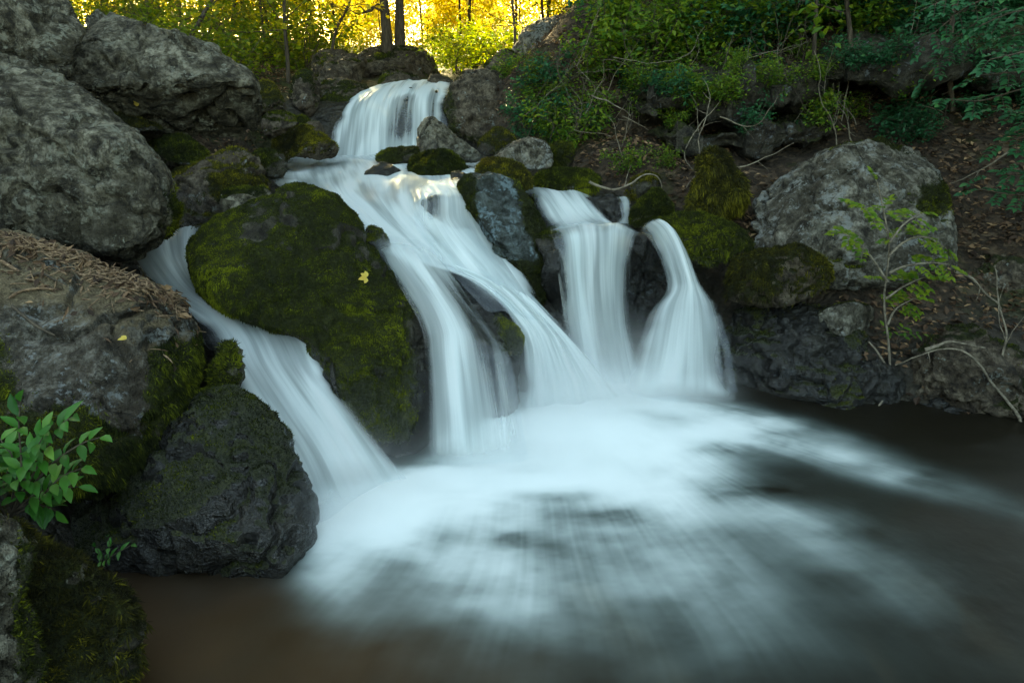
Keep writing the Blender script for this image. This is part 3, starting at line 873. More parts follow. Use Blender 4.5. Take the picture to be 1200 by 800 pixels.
ledge('dark overhanging bed of rock in the middle of the right hillside, black gap below',
      [(735, 122), (800, 118), (870, 110), (940, 104)], [.06, .11, .12, .07], [6.15, 6.1, 6.05, 6.05], .5, 71)
ledge('dark rock roof above the black gap over the great pale boulder',
      [(930, 92), (1000, 80), (1080, 72), (1150, 78), (1240, 84)], [.05, .07, .075, .07, .06], [6.05, 6.0, 5.95, 5.85, 5.8], .55, 72)
ledge('lower layered rock step behind the tangled twigs',
      [(765, 160), (830, 164), (900, 160), (965, 150)], [.06, .09, .10, .07], [5.75, 5.65, 5.6, 5.6], .3, 81)
rock('dark block of rock behind a thin film of water, left of the lichen rock',
     [(484, 242), (494, 232), (530, 229), (562, 232), (576, 252), (572, 280), (530, 284), (490, 276)], 4.22, 4.12, (.10, .2), 5, 'dark', amp=.5, wet=3, name='wet_stone', cat='rock')
rock('dark rock hump under the hillside bushes, right of the high grey boulder',
     [(610, 130), (640, 108), (690, 104), (720, 120), (716, 146), (670, 158), (620, 152)], 7.2, 6.8, (.25, .5), 5, 'dark', moss=.4, fuzz=4000, amp=1.0, fl=.022, gold=True, name='rock', cat='rock')

# ------------------------------------------------------------------ water
def ribbon(name, label, rows, cov, nu=90, nv=160, bulge=.03, edge=.2, toplit=0, foot=.0, head=.06, seed=1, rough=.02, covu=None, thing=True):
    """rows: ((px,py,Y) left, (px,py,Y) right); cov: coverage per row"""
    L = np.array([at(*r[0]) for r in rows]); R = np.array([at(*r[1]) for r in rows])
    Lc, Rc = catmull(L, nv), catmull(R, nv)
    C = np.interp(np.linspace(0, len(rows) - 1, nv), np.arange(len(rows)), cov)
    u = np.linspace(0, 1, nu)
    v = np.linspace(0, 1, nv)
    P = Lc[:, None] + (Rc - Lc)[:, None] * u[None, :, None]
    du = np.gradient(P, axis=1); dv = np.gradient(P, axis=0)
    n = norm(np.cross(dv, du)).reshape(nv, nu, 3)
    flip = np.sign((n * (CAM - P)).sum(-1).mean())
    n = n * (flip if flip else 1)
    W = np.linalg.norm(Rc - Lc, axis=1)
    Wm = float(W.mean())
    Ln = np.concatenate([[0], np.cumsum(np.linalg.norm(np.diff((Lc + Rc) / 2, axis=0), axis=1))])
    U, VV = np.meshgrid(u * Wm, Ln)
    q = np.stack([U.ravel() * 9, VV.ravel() * 1.2, np.zeros(U.size) + seed], -1)
    w = (fbm(q, 3, seed) - .5).reshape(nv, nu)
    P = P + n * (bulge * 4 * (u * (1 - u))[None, :, None] + rough * 2 * w[..., None])
    ed = sstep(0, edge, u + .35 * edge * (fbm(np.stack([VV[:, 0] * 3, np.zeros(nv), np.zeros(nv) + seed], -1), 3, 4) - .5)[:, None] * 2) if True else 0
    ed = np.minimum(sstep(0, edge, u[None] + edge * 1.2 * (fbm(np.stack([Ln * 4, 0 * Ln, 0 * Ln + seed], -1), 3, 4) - .5)[:, None]),
                    sstep(0, edge, 1 - u[None] + edge * 1.2 * (fbm(np.stack([Ln * 4, 0 * Ln + 9, 0 * Ln + seed], -1), 3, 6) - .5)[:, None]))
    ends = (sstep(0, head, v) if head else np.ones(nv)) * (1 - sstep(1 - foot, 1, v) if foot else 1)
    ed = ed * ends[:, None]
    cv = C[:, None] + np.zeros((1, nu))
    if covu is not None:
        cv = cv + covu(u[None], v[:, None])
    i = np.arange(nv - 1)[:, None] * nu + np.arange(nu - 1)[None]
    qd = np.stack([i, i + 1, i + nu + 1, i + nu], -1).reshape(-1, 4)
    V = P.reshape(-1, 3)
    base = np.array([V[:, 0].mean(), V[:, 1].mean(), V[:, 2].min()])
    me = mesh_np(name, V - base, qd, True, {'cov': cv.ravel(), 'edge': ed.ravel()}, np.stack([U.ravel(), VV.ravel()], -1), [M['fall']])
    o = link(name, me, None, base)
    if thing:
        tag(o, label, 'waterfall')
    else:
        kind(o, 'structure')
    return V.reshape(nv, nu, 3), n


def bed(name, V, n, off, seed, wet=1.0):
    nv, nu = V.shape[:2]
    B = V - n * off - np.array([0, 0, off * .5])
    w = (fbm(B.reshape(-1, 3) * 5, 4, seed) - .5).reshape(nv, nu)
    B = B + n * (w * .12)[..., None]
    i = np.arange(nv - 1)[:, None] * nu + np.arange(nu - 1)[None]
    qd = np.stack([i, i + 1, i + nu + 1, i + nu], -1).reshape(-1, 4)
    N0 = nv * nu
    me = mesh_np(name, B.reshape(-1, 3), qd, True, {'wet': np.full(N0, wet), 'moss': np.zeros(N0)}, None, [M['dark']])
    kind(link(name, me), 'structure')


def rr(L, R):
    return (L, R)


# upper waterfall
V, n = ribbon('waterfall', 'broad white upper waterfall falling from the highest lip upstream',
       [rr((424, 104, 8.3), (530, 96, 8.5)), rr((412, 110, 7.8), (528, 101, 7.9)), rr((402, 120, 7.45), (526, 108, 7.5)), rr((394, 136, 7.2), (524, 122, 7.2)), rr((389, 160, 7.0), (524, 150, 7.0)), rr((384, 192, 6.75), (524, 190, 6.8))],
       [.95, .95, .9, .8, .72, .85], nu=120, seed=3, head=0, bulge=.05, edge=0.09, covu=lambda u, v: -.75 * np.exp(-((u - .62) / .10) ** 2) * sstep(.42, .55, v) * (1 - sstep(.8, .95, v)) - .3 * np.exp(-((u - .86) / .04) ** 2) * sstep(.3, .45, v))
bed('stream_bed', V, n, .09, 5)
# stream surface and the big central chute
rows = [rr((330, 186, 6.7), (560, 186, 6.7)), rr((322, 196, 5.95), (600, 196, 5.9)), rr((320, 212, 5.2), (630, 210, 5.25)), rr((340, 232, 4.6), (610, 228, 4.65)),
        rr((380, 252, 4.2), (578, 250, 4.3)), rr((415, 278, 3.9), (584, 282, 4.03)), rr((455, 302, 3.7), (604, 320, 3.8)), rr((546, 328, 3.57), (642, 365, 3.6)),
        rr((604, 385, 3.44), (684, 410, 3.48)), rr((612, 445, 3.32), (722, 452, 3.36)), rr((606, 520, 2.95), (752, 500, 3.1))]
V, n = ribbon('waterfall', 'main diagonal white cascade from the stream down to the middle of the pool', rows,
              [.62, .72, .85, .72, .92, .98, 1.0, .92, .95, 1.1, 1.2], nu=160, nv=260, seed=9, head=0, bulge=.04, edge=0.12, foot=.08, rough=.03)
bed('stream_bed', V, n, .10, 15)
# overflown block, upper middle step
ribbon('waterfall', 'small stepped fall spilling over a block left of the blue lichen rock',
       [rr((480, 222, 4.55), (560, 214, 4.6)), rr((484, 230, 4.25), (566, 226, 4.3)), rr((486, 240, 4.06), (576, 238, 4.1)), rr((488, 266, 3.96), (586, 274, 3.98)), rr((520, 310, 3.66), (624, 335, 3.74)), rr((570, 365, 3.45), (656, 392, 3.5))],
       [.55, .95, .60, .62, .7, .75], nu=90, seed=21, head=.16, bulge=.05, edge=0.20, foot=.25, rough=.02, covu=lambda u, v: -.35 * np.exp(-((u - .25) / .14) ** 2) * sstep(.28, .36, v) * (1 - sstep(.5, .6, v)))
# middle veil over the brown rock
ribbon('waterfall', 'thin middle veil sliding over the brown rock beside the largest mossy boulder',
       [rr((428, 282, 3.72), (505, 292, 3.66)), rr((448, 308, 3.5), (528, 318, 3.42)), rr((474, 345, 3.27), (558, 362, 3.2)), rr((494, 385, 3.07), (582, 395, 3.02)), rr((498, 425, 2.92), (598, 420, 2.88)), rr((500, 490, 2.74), (610, 485, 2.74)), rr((498, 545, 2.64), (620, 540, 2.66))],
       [.92, .72, .56, .60, .62, .58, .75], nu=100, seed=33, head=.2, bulge=.05, edge=0.14, foot=.10, rough=.02, covu=lambda u, v: -.38 * sstep(.5, .8, u) * sstep(.1, .3, v) - .25 * (1 - sstep(0, .12, u)) + .25 * np.exp(-((u - .42) / .16) ** 2))
# left chute
rows = [rr((150, 290, 4.0), (244, 256, 4.05)), rr((154, 303, 3.75), (238, 274, 3.85)), rr((174, 326, 3.55), (236, 304, 3.68)), rr((201, 352, 3.38), (256, 342, 3.48)), rr((234, 380, 3.2), (322, 366, 3.28)),
        rr((250, 405, 3.08), (362, 392, 3.08)), rr((262, 440, 2.9), (388, 440, 2.92)), rr((290, 490, 2.66), (424, 490, 2.72)), rr((325, 550, 2.4), (455, 535, 2.55)), rr((350, 640, 2.1), (492, 580, 2.42))]
V, n = ribbon('waterfall', 'left chute curling round the largest mossy boulder down to the pool', rows,
              [.5, .6, .72, .62, .95, .88, .85, 1.0, 1.0, 1.1], nu=100, nv=220, seed=41, bulge=.03, edge=0.17, foot=.12, rough=.02, covu=lambda u, v: -.5 * np.exp(-((u - .72) / .14) ** 2 - ((v - .58) / .09) ** 2))
bed('stream_bed', V, n, .09, 25)
# right waterfall with its feeder
V, n = ribbon('waterfall', 'short white feeder fall below the long moss bank',
       [rr((606, 226, 4.95), (694, 224, 4.95)), rr((618, 231, 4.72), (694, 230, 4.72)), rr((630, 244, 4.5), (702, 242, 4.5)), rr((640, 262, 4.25), (722, 262, 4.3)), rr((645, 272, 3.9), (752, 272, 3.95))],
       [.45, .8, .95, .95, .7], seed=51, bulge=.03, edge=0.17, foot=.08, head=0)
bed('stream_bed', V, n, .07, 35)
ribbon('waterfall', 'tall straight white right waterfall dropping beside the lichen rock',
       [rr((638, 268, 4.1), (752, 270, 4.1)), rr((644, 275, 3.86), (748, 275, 3.9)), rr((650, 288, 3.76), (742, 288, 3.82)), rr((655, 330, 3.70), (738, 330, 3.76)), rr((662, 380, 3.64), (740, 380, 3.7)), rr((672, 440, 3.56), (752, 440, 3.6)), rr((672, 475, 3.35), (764, 470, 3.42))],
       [.5, .8, .72, .66, .68, .75, 1.05], nu=110, seed=61, head=.12, bulge=.05, edge=0.17, foot=.12, covu=lambda u, v: .35 * np.exp(-((u - .25) / .07) ** 2) * sstep(.15, .3, v) - .3 * (1 - sstep(.05, .18, u)) - .25 * sstep(.8, 1, u) * sstep(.3, .5, v) - .2 * np.exp(-((u - .48) / .06) ** 2))
ribbon('waterfall', 'fan shaped fall that starts as a narrow strand and spreads at the right',
       [rr((748, 270, 4.06), (786, 268, 4.1)), rr((761, 281, 3.88), (797, 279, 3.92)), rr((776, 310, 3.72), (811, 307, 3.74)), rr((781, 340, 3.64), (824, 336, 3.66)), rr((762, 366, 3.57), (842, 360, 3.58)), rr((750, 398, 3.5), (850, 392, 3.5)), rr((737, 440, 3.42), (858, 440, 3.4)), rr((728, 482, 3.25), (864, 478, 3.25))],
       [.7, .75, .72, .8, .74, .78, .85, 1.15], nu=100, nv=180, seed=71, bulge=.075, edge=0.24, foot=.10)
ribbon('waterfall', 'thread of water trickling down the dripping black ledge',
       [rr((722, 232, 4.5), (738, 233, 4.5)), rr((725, 240, 4.40), (739, 241, 4.42)), rr((726, 254, 4.36), (740, 254, 4.38)), rr((716, 268, 4.2), (742, 266, 4.25))],
       [.5, .7, .6, .6], nu=20, nv=50, seed=81, bulge=.01, edge=0.40, foot=.1)
ribbon('waterfall', 'faint trickle on the black rock face right of the fan shaped fall',
       [rr((836, 372, 3.56), (846, 370, 3.56)), rr((842, 395, 3.46), (854, 394, 3.46)), rr((848, 425, 3.38), (860, 424, 3.38)), rr((852, 462, 3.25), (866, 460, 3.25))],
       [.15, .25, .2, .3], nu=16, nv=60, seed=91, bulge=.01, edge=0.40, foot=.1)


# ------------------------------------------------------------------ pool
def w0(px, py):
    k = kdir(px, py)
    t = -H / k[2]
    return np.array([float(k[0] * t), float(k[1] * t)])


def build_pool():
    xs = np.concatenate([np.linspace(-6, -1.9, 30)[:-1], np.linspace(-1.9, 3.2, 760), np.linspace(3.2, 7, 20)[1:]])
    ys = np.concatenate([np.linspace(-6, 0.95, 20)[:-1], np.linspace(0.95, 3.8, 480)])
    X, Y = np.meshgrid(xs, ys)
    x, y = X.ravel(), Y.ravel()
    Z0 = 0 * x
    # tongues of foam: path (over the water plane), half width start/end in metres, strength start/end
    jets = [([(690, 460), (705, 520), (750, 585), (805, 655), (870, 745), (900, 800)], .38, .20, 1.9, .02),
            ([(730, 462), (800, 488), (900, 512), (1020, 545), (1120, 575), (1240, 610)], .17, .12, 1.7, .05),
            ([(600, 510), (650, 560), (685, 630), (715, 700), (730, 770)], .20, .22, 1.0, .02),
            ([(395, 600), (440, 618), (505, 642), (575, 690), (640, 760)], .19, .20, 2.2, .02),
            ([(430, 590), (520, 572), (600, 562), (690, 560), (760, 570)], .14, .18, 1.9, 1.2),
            ([(560, 585), (592, 630), (630, 690), (650, 770)], .17, .20, 1.1, .02),
            ([(372, 622), (385, 655), (415, 705), (445, 760)], .10, .16, 1.0, .01),
            ([(660, 490), (580, 535), (520, 562), (440, 600)], .16, .13, 1.9, 2.0),
            ([(720, 500), (810, 555), (925, 610), (1050, 680), (1160, 750)], .17, .20, 1.1, .02),
            ([(720, 474), (830, 480), (900, 492), (970, 508), (1040, 528)], .11, .09, 1.7, .02),
            ([(600, 545), (760, 525), (850, 505)], .18, .18, 1.9, 1.6)]
    env = np.zeros(len(x))
    for k, (path, wa, wb, s0, s1) in enumerate(jets):
        P = catmull(np.array([w0(*p) for p in path]), 50)
        best = np.full(len(x), 1e9); tt = np.zeros(len(x))
        seg = np.diff(P, axis=0)
        ln = np.concatenate([[0], np.cumsum(np.linalg.norm(seg, axis=1))])
        for i in range(len(seg)):
            d = seg[i]; l2 = (d ** 2).sum()
            rx, ry = x - P[i, 0], y - P[i, 1]
            t = np.clip((rx * d[0] + ry * d[1]) / l2, 0, 1)
            dd = np.hypot(rx - t * d[0], ry - t * d[1])
            b = dd < best
            best[b] = dd[b]
            tt[b] = ln[i] + t[b] * math.sqrt(l2)
        f = tt / ln[-1]
        wd = wa + (wb - wa) * f
        st = s0 + (s1 - s0) * f ** .6
        env = np.maximum(env, 0) + st * np.exp(-(best / wd) ** 2 * 1.2) * (1 - .35 * np.clip(env, 0, 1))
    # the current fans out from the foot of the cascade: fine lines follow it
    c0 = w0(590, 440)
    dx, dy = x - c0[0], y - c0[1] - .25
    r = np.hypot(dx, dy * 1.15)
    th = np.arctan2(dx, -dy)
    wob = fbm(np.stack([x * 1.5, y * 1.5, Z0], -1), 3, 61) - .5
    th = th + .20 * (fbm(np.stack([x * .9, y * .9, Z0 + 4], -1), 2, 63) - .5) + .03 * wob
    st1 = fbm(np.stack([th * 9, r * 1.3, Z0 + 1], -1), 3, 21) - .5
    st2 = fbm(np.stack([th * 34, r * 1.7, Z0 + 5], -1), 3, 22) - .5
    st3 = fbm(np.stack([th * 120, r * 2.6, Z0 + 9], -1), 2, 23) - .5
    cl = fbm(np.stack([x * 4.5, y * 8, Z0], -1), 4, 24) - .5
    env = env + .10 * np.exp(-((x - .35) / 1.0) ** 2 - ((y - 2.0) / .8) ** 2)
    e1 = np.clip(env, 0, 2)
    cl2 = fbm(np.stack([th * 4 + 1.2 * wob, r * 3.2 + 1.5 * wob, Z0 + 2], -1), 4, 29) - .5
    mod = 1 + 1.5 * cl2 * (1 - .6 * sstep(1.0, 1.9, e1)) + (.75 * st1 + .30 * st2 + .22 * st3) * (1 - .75 * sstep(.7, 1.5, e1)) + 1.3 * cl * (1 - .6 * sstep(1.0, 1.9, e1))
    foam = e1 * np.clip(mod, 0, 3)
    for (px, py, rx_, ry_, s_) in [(655, 580, .14, .05, .5), (705, 602, .15, .06, .5), (618, 552, .09, .035, .35), (905, 575, .26, .06, .75), (640, 640, .1, .05, .3), (540, 545, .12, .03, .4), (470, 545, .12, .04, .6)]:
        c = w0(px, py)
        foam *= 1 - np.clip(s_ * np.exp(-(((x - c[0]) / rx_) ** 2 + ((y - c[1]) / ry_) ** 2)) * (.4 + 1.3 * fbm(np.stack([x * 9, y * 20, Z0 + 3], -1), 3, 77)), 0, .9)
    foam = 1 - np.exp(-1.5 * foam ** 1.2)
    foam = foam * (1 - sstep(2.3, 3.1, x) * .8) * (1 - sstep(1.75, 1.05, y) * 0)
    foam = foam * sstep(.95, 1.75, y + .25 * st1) ** .8
    foam = np.clip(foam, 0, 1)
    Z = .06 * np.exp(-((x - .45) / .55) ** 2 - ((y - 3.0) / .35) ** 2) + .05 * np.exp(-((x + .5) / .3) ** 2 - ((y - 2.35) / .25) ** 2) + .012 * (fbm(np.stack([x * 2.2, y * 2.2, Z0], -1), 2, 8) - .5)
    c = w0(300, 790)
    sh = np.exp(-(((x - c[0]) / .8) ** 2 + ((y - c[1]) / .5) ** 2)) * (.5 + fbm(np.stack([x * 4, y * 4, Z0], -1), 3, 18))
    V = np.stack([x, y, Z], -1)
    nx, ny = len(xs), len(ys)
    i = np.arange(ny - 1)[:, None] * nx + np.arange(nx - 1)[None]
    q = np.stack([i, i + 1, i + nx + 1, i + nx], -1).reshape(-1, 4)
    me = mesh_np('pool_water', V, q, True, {'foam': foam, 'shallow': np.clip(sh, 0, 1)}, None, [M['pool']])
    kind(link('pool_water', me), 'structure')


build_pool()


def build_mist():
    """fine spray hanging over the foot of each fall, thinning upwards"""
    m, nt = new_mat('spray_mist')
    N = NT(nt)
    co = N.n('TexCoord').outputs['Object']
    sp = N.n('SeparateXYZ', Vector=co)
    total = None
    for (px, py, rx_, ry_, hh, dens) in [(690, 480, .36, .24, .13, 11.0), (425, 605, .16, .18, .08, 10.0), (565, 545, .18, .12, .07, 8.0), (795, 474, .18, .13, .09, 9.0), (640, 540, .30, .2, .07, 6.0)]:
        c = w0(px, py)
        ex = N.math('POWER', N.math('MULTIPLY', N.math('SUBTRACT', sp.outputs[0], float(c[0])), 1 / rx_), 2.0)
        ey = N.math('POWER', N.math('MULTIPLY', N.math('SUBTRACT', sp.outputs[1], float(c[1])), 1 / ry_), 2.0)
        ez = N.math('MULTIPLY', N.math('MAXIMUM', sp.outputs[2], 0.0), 1 / hh)
        e = N.math('MULTIPLY', N.math('EXPONENT', N.math('MULTIPLY', N.math('ADD', N.math('ADD', ex, ey), ez), -1.0)), dens)
        total = e if total is None else N.math('ADD', total, e)
    total = N.math('MULTIPLY', total, N.math('ADD', N.math('MULTIPLY', N.noise(co, 7, 3, 0.6), 1.6), 0.1))
    v = N.n('VolumePrincipled', Color=(0.96, 0.975, 0.98), Density=total)
    o = nt.nodes.new('ShaderNodeOutputMaterial')
    nt.links.new(v.outputs[0], o.inputs['Volume'])
    x0, x1, y0, y1, z0, z1 = -1.0, 1.5, 2.0, 3.8, .02, .5
    V = np.array([[a, b, c] for c in (z0, z1) for b in (y0, y1) for a in (x0, x1)])
    Fq = np.array([[0, 2, 3, 1], [4, 5, 7, 6], [0, 1, 5, 4], [2, 6, 7, 3], [0, 4, 6, 2], [1, 3, 7, 5]])
    kind(link('spray_mist', mesh_np('spray_mist', V, Fq, False, None, None, [m])), 'stuff')


build_mist()

# ------------------------------------------------------------------ trees
def rnd(a, b):
    return RNG.uniform(a, b)


def branch_path(p0, d0, length, n=7, wob=.25, up=.1):
    P = [np.array(p0, float)]
    d = norm(np.array(d0, float))
    for i in range(n - 1):
        d = norm(d + RNG.normal(size=3) * wob * .5 + np.array([0, 0, up * .5]))
        P.append(P[-1] + d * length / (n - 1))
    return np.array(P)


def leaf_spray(g, pts, count, spread, L, W, tintc, tints=.2, flat=.6, near=False, outward=None):
    """leaves scattered about twig points"""
    k = RNG.integers(0, len(pts), count)
    B = pts[k] + RNG.normal(size=(count, 3)) * spread
    ax = RNG.normal(size=(count, 3)); ax[:, 2] *= .5; ax[:, 2] -= .15
    if outward is not None:
        ax += outward[k]
    nr = RNG.normal(size=(count, 3)) * (1 - flat) + np.array([0, 0, 1.0]) * flat
    t = np.clip(tintc + RNG.normal(size=count) * tints + .35 * (fbm(B * 1.7, 2, 3) - .5), 0, 1)
    s = .65 + .7 * RNG.random(count)
    leaves(g, B, ax, nr, L * s, W * s, t, near)


def make_tree(height, r0, crown0, nb, blen, nleaf, L, lmat, lean=0.03, tint=.5, cl=.16, name='tree', topw=.35, nclump=1.0):
    """returns (trunk mesh, crown mesh); crown made of many small leaf sprays at branch ends"""
    g = Geo()
    P = branch_path((0, 0, 0), (lean * RNG.normal(), lean * RNG.normal(), 1), height, 12, .06, .05)
    z = np.linspace(0, 1, 12)
    tube(g, P, r0 * (1 - .8 * z) * (1 + .7 * np.exp(-z * 22)), 7)
    ends = []
    for b in range(nb):
        f = crown0 + (1 - crown0) * (b + RNG.random()) / nb
        i = f * 11
        p = P[int(min(i, 10))] + (P[int(min(i, 10)) + 1] - P[int(min(i, 10))]) * (i - int(min(i, 10)))
        a = RNG.random() * 6.283
        ln = blen * (1 - (1 - topw) * (f - crown0) / (1 - crown0 + 1e-6)) * rnd(.6, 1.15)
        Bp = branch_path(p, (math.cos(a), math.sin(a), rnd(.1, .6)), ln, 6, .4, .06)
        tube(g, Bp, r0 * (1 - .8 * f) * .38 * np.linspace(1, .25, 6), 4)
        ends.append(Bp[2:])
        for s in range(3):
            q = Bp[2 + s]
            a2 = a + rnd(-1.2, 1.2)
            Sp = branch_path(q, (math.cos(a2), math.sin(a2), rnd(-.1, .4)), ln * .45, 4, .5, 0)
            tube(g, Sp, r0 * (1 - .8 * f) * .16 * np.linspace(1, .3, 4), 3)
            ends.append(Sp[1:])
    pts = np.concatenate(ends)
    gl = Geo()
    leaf_spray(gl, pts, nleaf, cl, L, L * .6, tint)
    return g.mesh('trunk', M['bark']), gl.mesh('crown', M[lmat], False)


def plant_tree(meshes, name, loc, rz, sc, label, cat, group=None):
    o = empty(name, loc)
    o.rotation_euler = (0, 0, rz)
    o.scale = (sc, sc, sc)
    tag(o, label, cat, group)
    link('trunk', meshes[0], o)
    link('crown', meshes[1], o)
    return o


def gz(x, y):
    return float(terrain(np.array([x]), np.array([y]))[0][0])


def pxX(px, Y):
    return (px - 600) / F * Y / 1.07


gold = [make_tree(5.5, .035, .10, 22, 1.7, 2700, .13, 'leaf_gold', tint=.55, cl=.2) for _ in range(3)]
green = [make_tree(5.0, .03, .08, 26, 1.3, 2800, .085, 'leaf_green', tint=.5, cl=.12) for _ in range(3)]
tall = [make_tree(14, .034, .32, 44, 3.4, 9500, .27, 'leaf_green', tint=.35, cl=.38) for _ in range(2)]

GG = 'sunlit golden saplings beyond the upper waterfall'
n = 0
while n < 120:
    Y = 20 + 42 * RNG.random() ** 1.2
    px = rnd(60, 800)
    if Y < 22 and 400 < px < 500:
        continue
    X = pxX(px, Y)
    plant_tree(gold[n % 3], 'sapling', (X, Y, gz(X, Y) - .1), rnd(0, 6.28), rnd(.6, 1.15), 'slender sapling with glowing yellow leaves in the sunlit wood beyond the upper waterfall', 'tree', GG)
    n += 1
GR = 'green saplings in the wood on the left'
n = 0
while n < 24:
    Y = rnd(9.5, 24)
    px = rnd(20, 400)
    if px > 330 and Y < 15:
        continue
    X = pxX(px, Y)
    if X > -2.6:
        continue
    plant_tree(green[n % 3], 'sapling', (X, Y, gz(X, Y) - .1), rnd(0, 6.28), rnd(.6, 1.1), 'slender green leaved sapling in the wood behind the long granite boulder', 'tree', GR)
    n += 1
n = 0
while n < 26:
    X, Y = rnd(-22, -6.5), rnd(7.5, 24)
    if X / Y > -.72:
        continue
    plant_tree((green + gold)[n % 6], 'sapling', (X, Y, gz(X, Y) - .1), rnd(0, 6.28), rnd(.7, 1.15), 'slender green leaved sapling in the wood behind the long granite boulder', 'tree', GR)
    n += 1
GH = 'green saplings along the top of the right bank'
n = 0
while n < 26:
    Y = rnd(9.5, 20)
    px = rnd(640, 1050)
    X = pxX(px, Y)
    if px < 740 and Y < 12:
        continue
    plant_tree(green[n % 3], 'sapling', (X, Y, gz(X, Y) - .1), rnd(0, 6.28), rnd(.55, 1.0), 'slender green sapling among the thin trees along the top of the right bank', 'tree', GH)
    n += 1
GT = 'tall trees whose crowns shade the stream'
spots = []
for k in range(40):
    for _ in range(60):
        Y = rnd(12.5, 20); X = rnd(-14, 9)
        px = 600 + X / Y * 1.07 * F
        if Y < 14 and abs(X + 1.6) < 2.2:
            continue
        if 420 < px < 540:
            continue
        if all((X - a) ** 2 + (Y - b) ** 2 > 2.2 for a, b in spots):
            break
    spots.append((X, Y))
for k, (X, Y) in enumerate(spots):
    plant_tree(tall[k % 2], 'tree', (X, Y, gz(X, Y) - .2), rnd(0, 6.28), rnd(.75, 1.15), 'tall thin trunked tree standing in the wood with its crown above the view', 'tree', GT)
# trees added to shade the right slope and pool, most trunks out of view
for (X, Y, s) in [(6.6, 5.6, .62), (5.2, 8.4, .60), (8.6, 8.2, .7), (4.4, 11.0, .6), (7.4, 12, .72), (9.5, 4, .6), (6.6, 3.2, .5), (2.6, 11.4, .55), (11, 11, .8), (5.6, 4.6, .5), (7.6, 6.8, .62), (6.2, 6.9, .6), (9.6, 6.2, .7), (5.0, 10, .66), (4.9, 5.4, .46), (6.9, 5.0, .55), (5.9, 6.0, .52), (7.6, 4.2, .56), (8.4, 7.4, .66), (5.7, 3.6, .46)]:
    plant_tree(tall[int(X) % 2], 'tree', (X, Y, gz(X, Y) - .2), rnd(0, 6.28), s, 'tree added on the right hillside, its dense crown shading the slope', 'tree', 'trees added to shade the right hillside')

# the two big trunks on the domed rock
for (pxb, pyb, pxt, Yd, r, lab) in [(455, 60, 446, 11.2, .066, 'left and paler of the two big tree trunks growing on the domed rock'), (468, 60, 463, 11.5, .066, 'right and darker of the two big tree trunks growing on the domed rock')]:
    b = at(pxb, pyb, Yd); t = at(pxt, 0, Yd)
    d = norm(t - b)
    g = Geo()
    hh = 13.0
    z = np.linspace(0, 1, 14)
    P = b[None] - np.array([0, 0, .25]) + d[None] * (z * hh)[:, None] + np.stack([.12 * np.sin(z * 7), .1 * np.cos(z * 5), 0 * z], -1)
    P[0] = b - np.array([0, 0, .25])
    tube(g, P, r * (1 - .6 * z) * (1 + .5 * np.exp(-z * 40)), 10)
    pts = []
    for k in range(34):
        q = P[3 + k % 10]
        a = rnd(0, 6.28)
        Bp = branch_path(q, (math.cos(a), math.sin(a), .4), rnd(2, 4), 6, .4, .05)
        tube(g, Bp, r * .3 * np.linspace(1, .3, 6), 4)
        pts.append(Bp[2:])
    if pxt == 446:
        for (yy, dx) in [(14, -62), (9, -40)]:
            q = at(pxb - 6, yy, Yd)
            e = at(pxb + dx, yy - 2 + rnd(-4, 6), Yd - .3)
            w = np.linspace(0, 1, 6)[:, None]
            tube(g, q + (e - q) * w + np.array([0, 0, .06]) * np.sin(w * 9), .018 * np.linspace(1, .4, 6), 4)
    gl = Geo()
    leaf_spray(gl, np.concatenate(pts), 11000, .45, .27, .16, .4)
    o = empty('tree', b)
    tag(o, lab, 'tree', None)
    for (nm, me) in (('trunk', g.mesh('trunk', M['bark'])), ('crown', gl.mesh('crown', M['leaf_green'], False))):
        c = link(nm, me, o)
        c.location = -b

# individually visible thin trunks
def thin_tree(pts, Y, r, label, lmat='leaf_green', nleaf=500, tint=.6, L=.08, extra=2.5, f0=.0, top=0):
    P = np.array([at(a, b, Y) for a, b in pts])
    d = norm(P[-1] - P[-2])
    P = np.concatenate([P, [P[-1] + d * extra * .5 + RNG.normal(size=3) * .05, P[-1] + d * extra]])
    P = catmull(P, 24)
    g = Geo()
    tube(g, P, r * np.linspace(1.1, .45, 24), 6)
    pts_ = []
    for k in range(14):
        f = f0 + (1 - f0) * RNG.random()
        q = P[int(f * 23)]
        a = rnd(0, 6.28)
        Bp = branch_path(q, (math.cos(a), math.sin(a), rnd(0, .7)), rnd(.4, 1.1), 5, .4, .05)
        tube(g, Bp, r * .3 * np.linspace(1, .3, 5), 3)
        pts_.append(Bp[1:])
    gl = Geo()
    leaf_spray(gl, np.concatenate(pts_), nleaf, .1, L, L * .6, tint)
    if top:
        tp = []
        for k in range(26):
            q = P[int((.80 + .20 * RNG.random()) * 23)]
            a = rnd(0, 6.28)
            Bp = branch_path(q, (math.cos(a), math.sin(a), rnd(.0, .6)), rnd(.8, 2.4), 6, .4, .05)
            tube(g, Bp, r * .4 * np.linspace(1, .3, 6), 3)
            tp.append(Bp[1:])
        leaf_spray(gl, np.concatenate(tp), top * 3, .3, .09, .055, tint)
    b = P[0]
    o = empty('sapling', b)
    tag(o, label, 'tree')
    for (nm, me) in (('trunk', g.mesh('trunk', M['bark'])), ('crown', gl.mesh('crown', M[lmat], False))):
        c = link(nm, me, o)
        c.location = -b
    return o


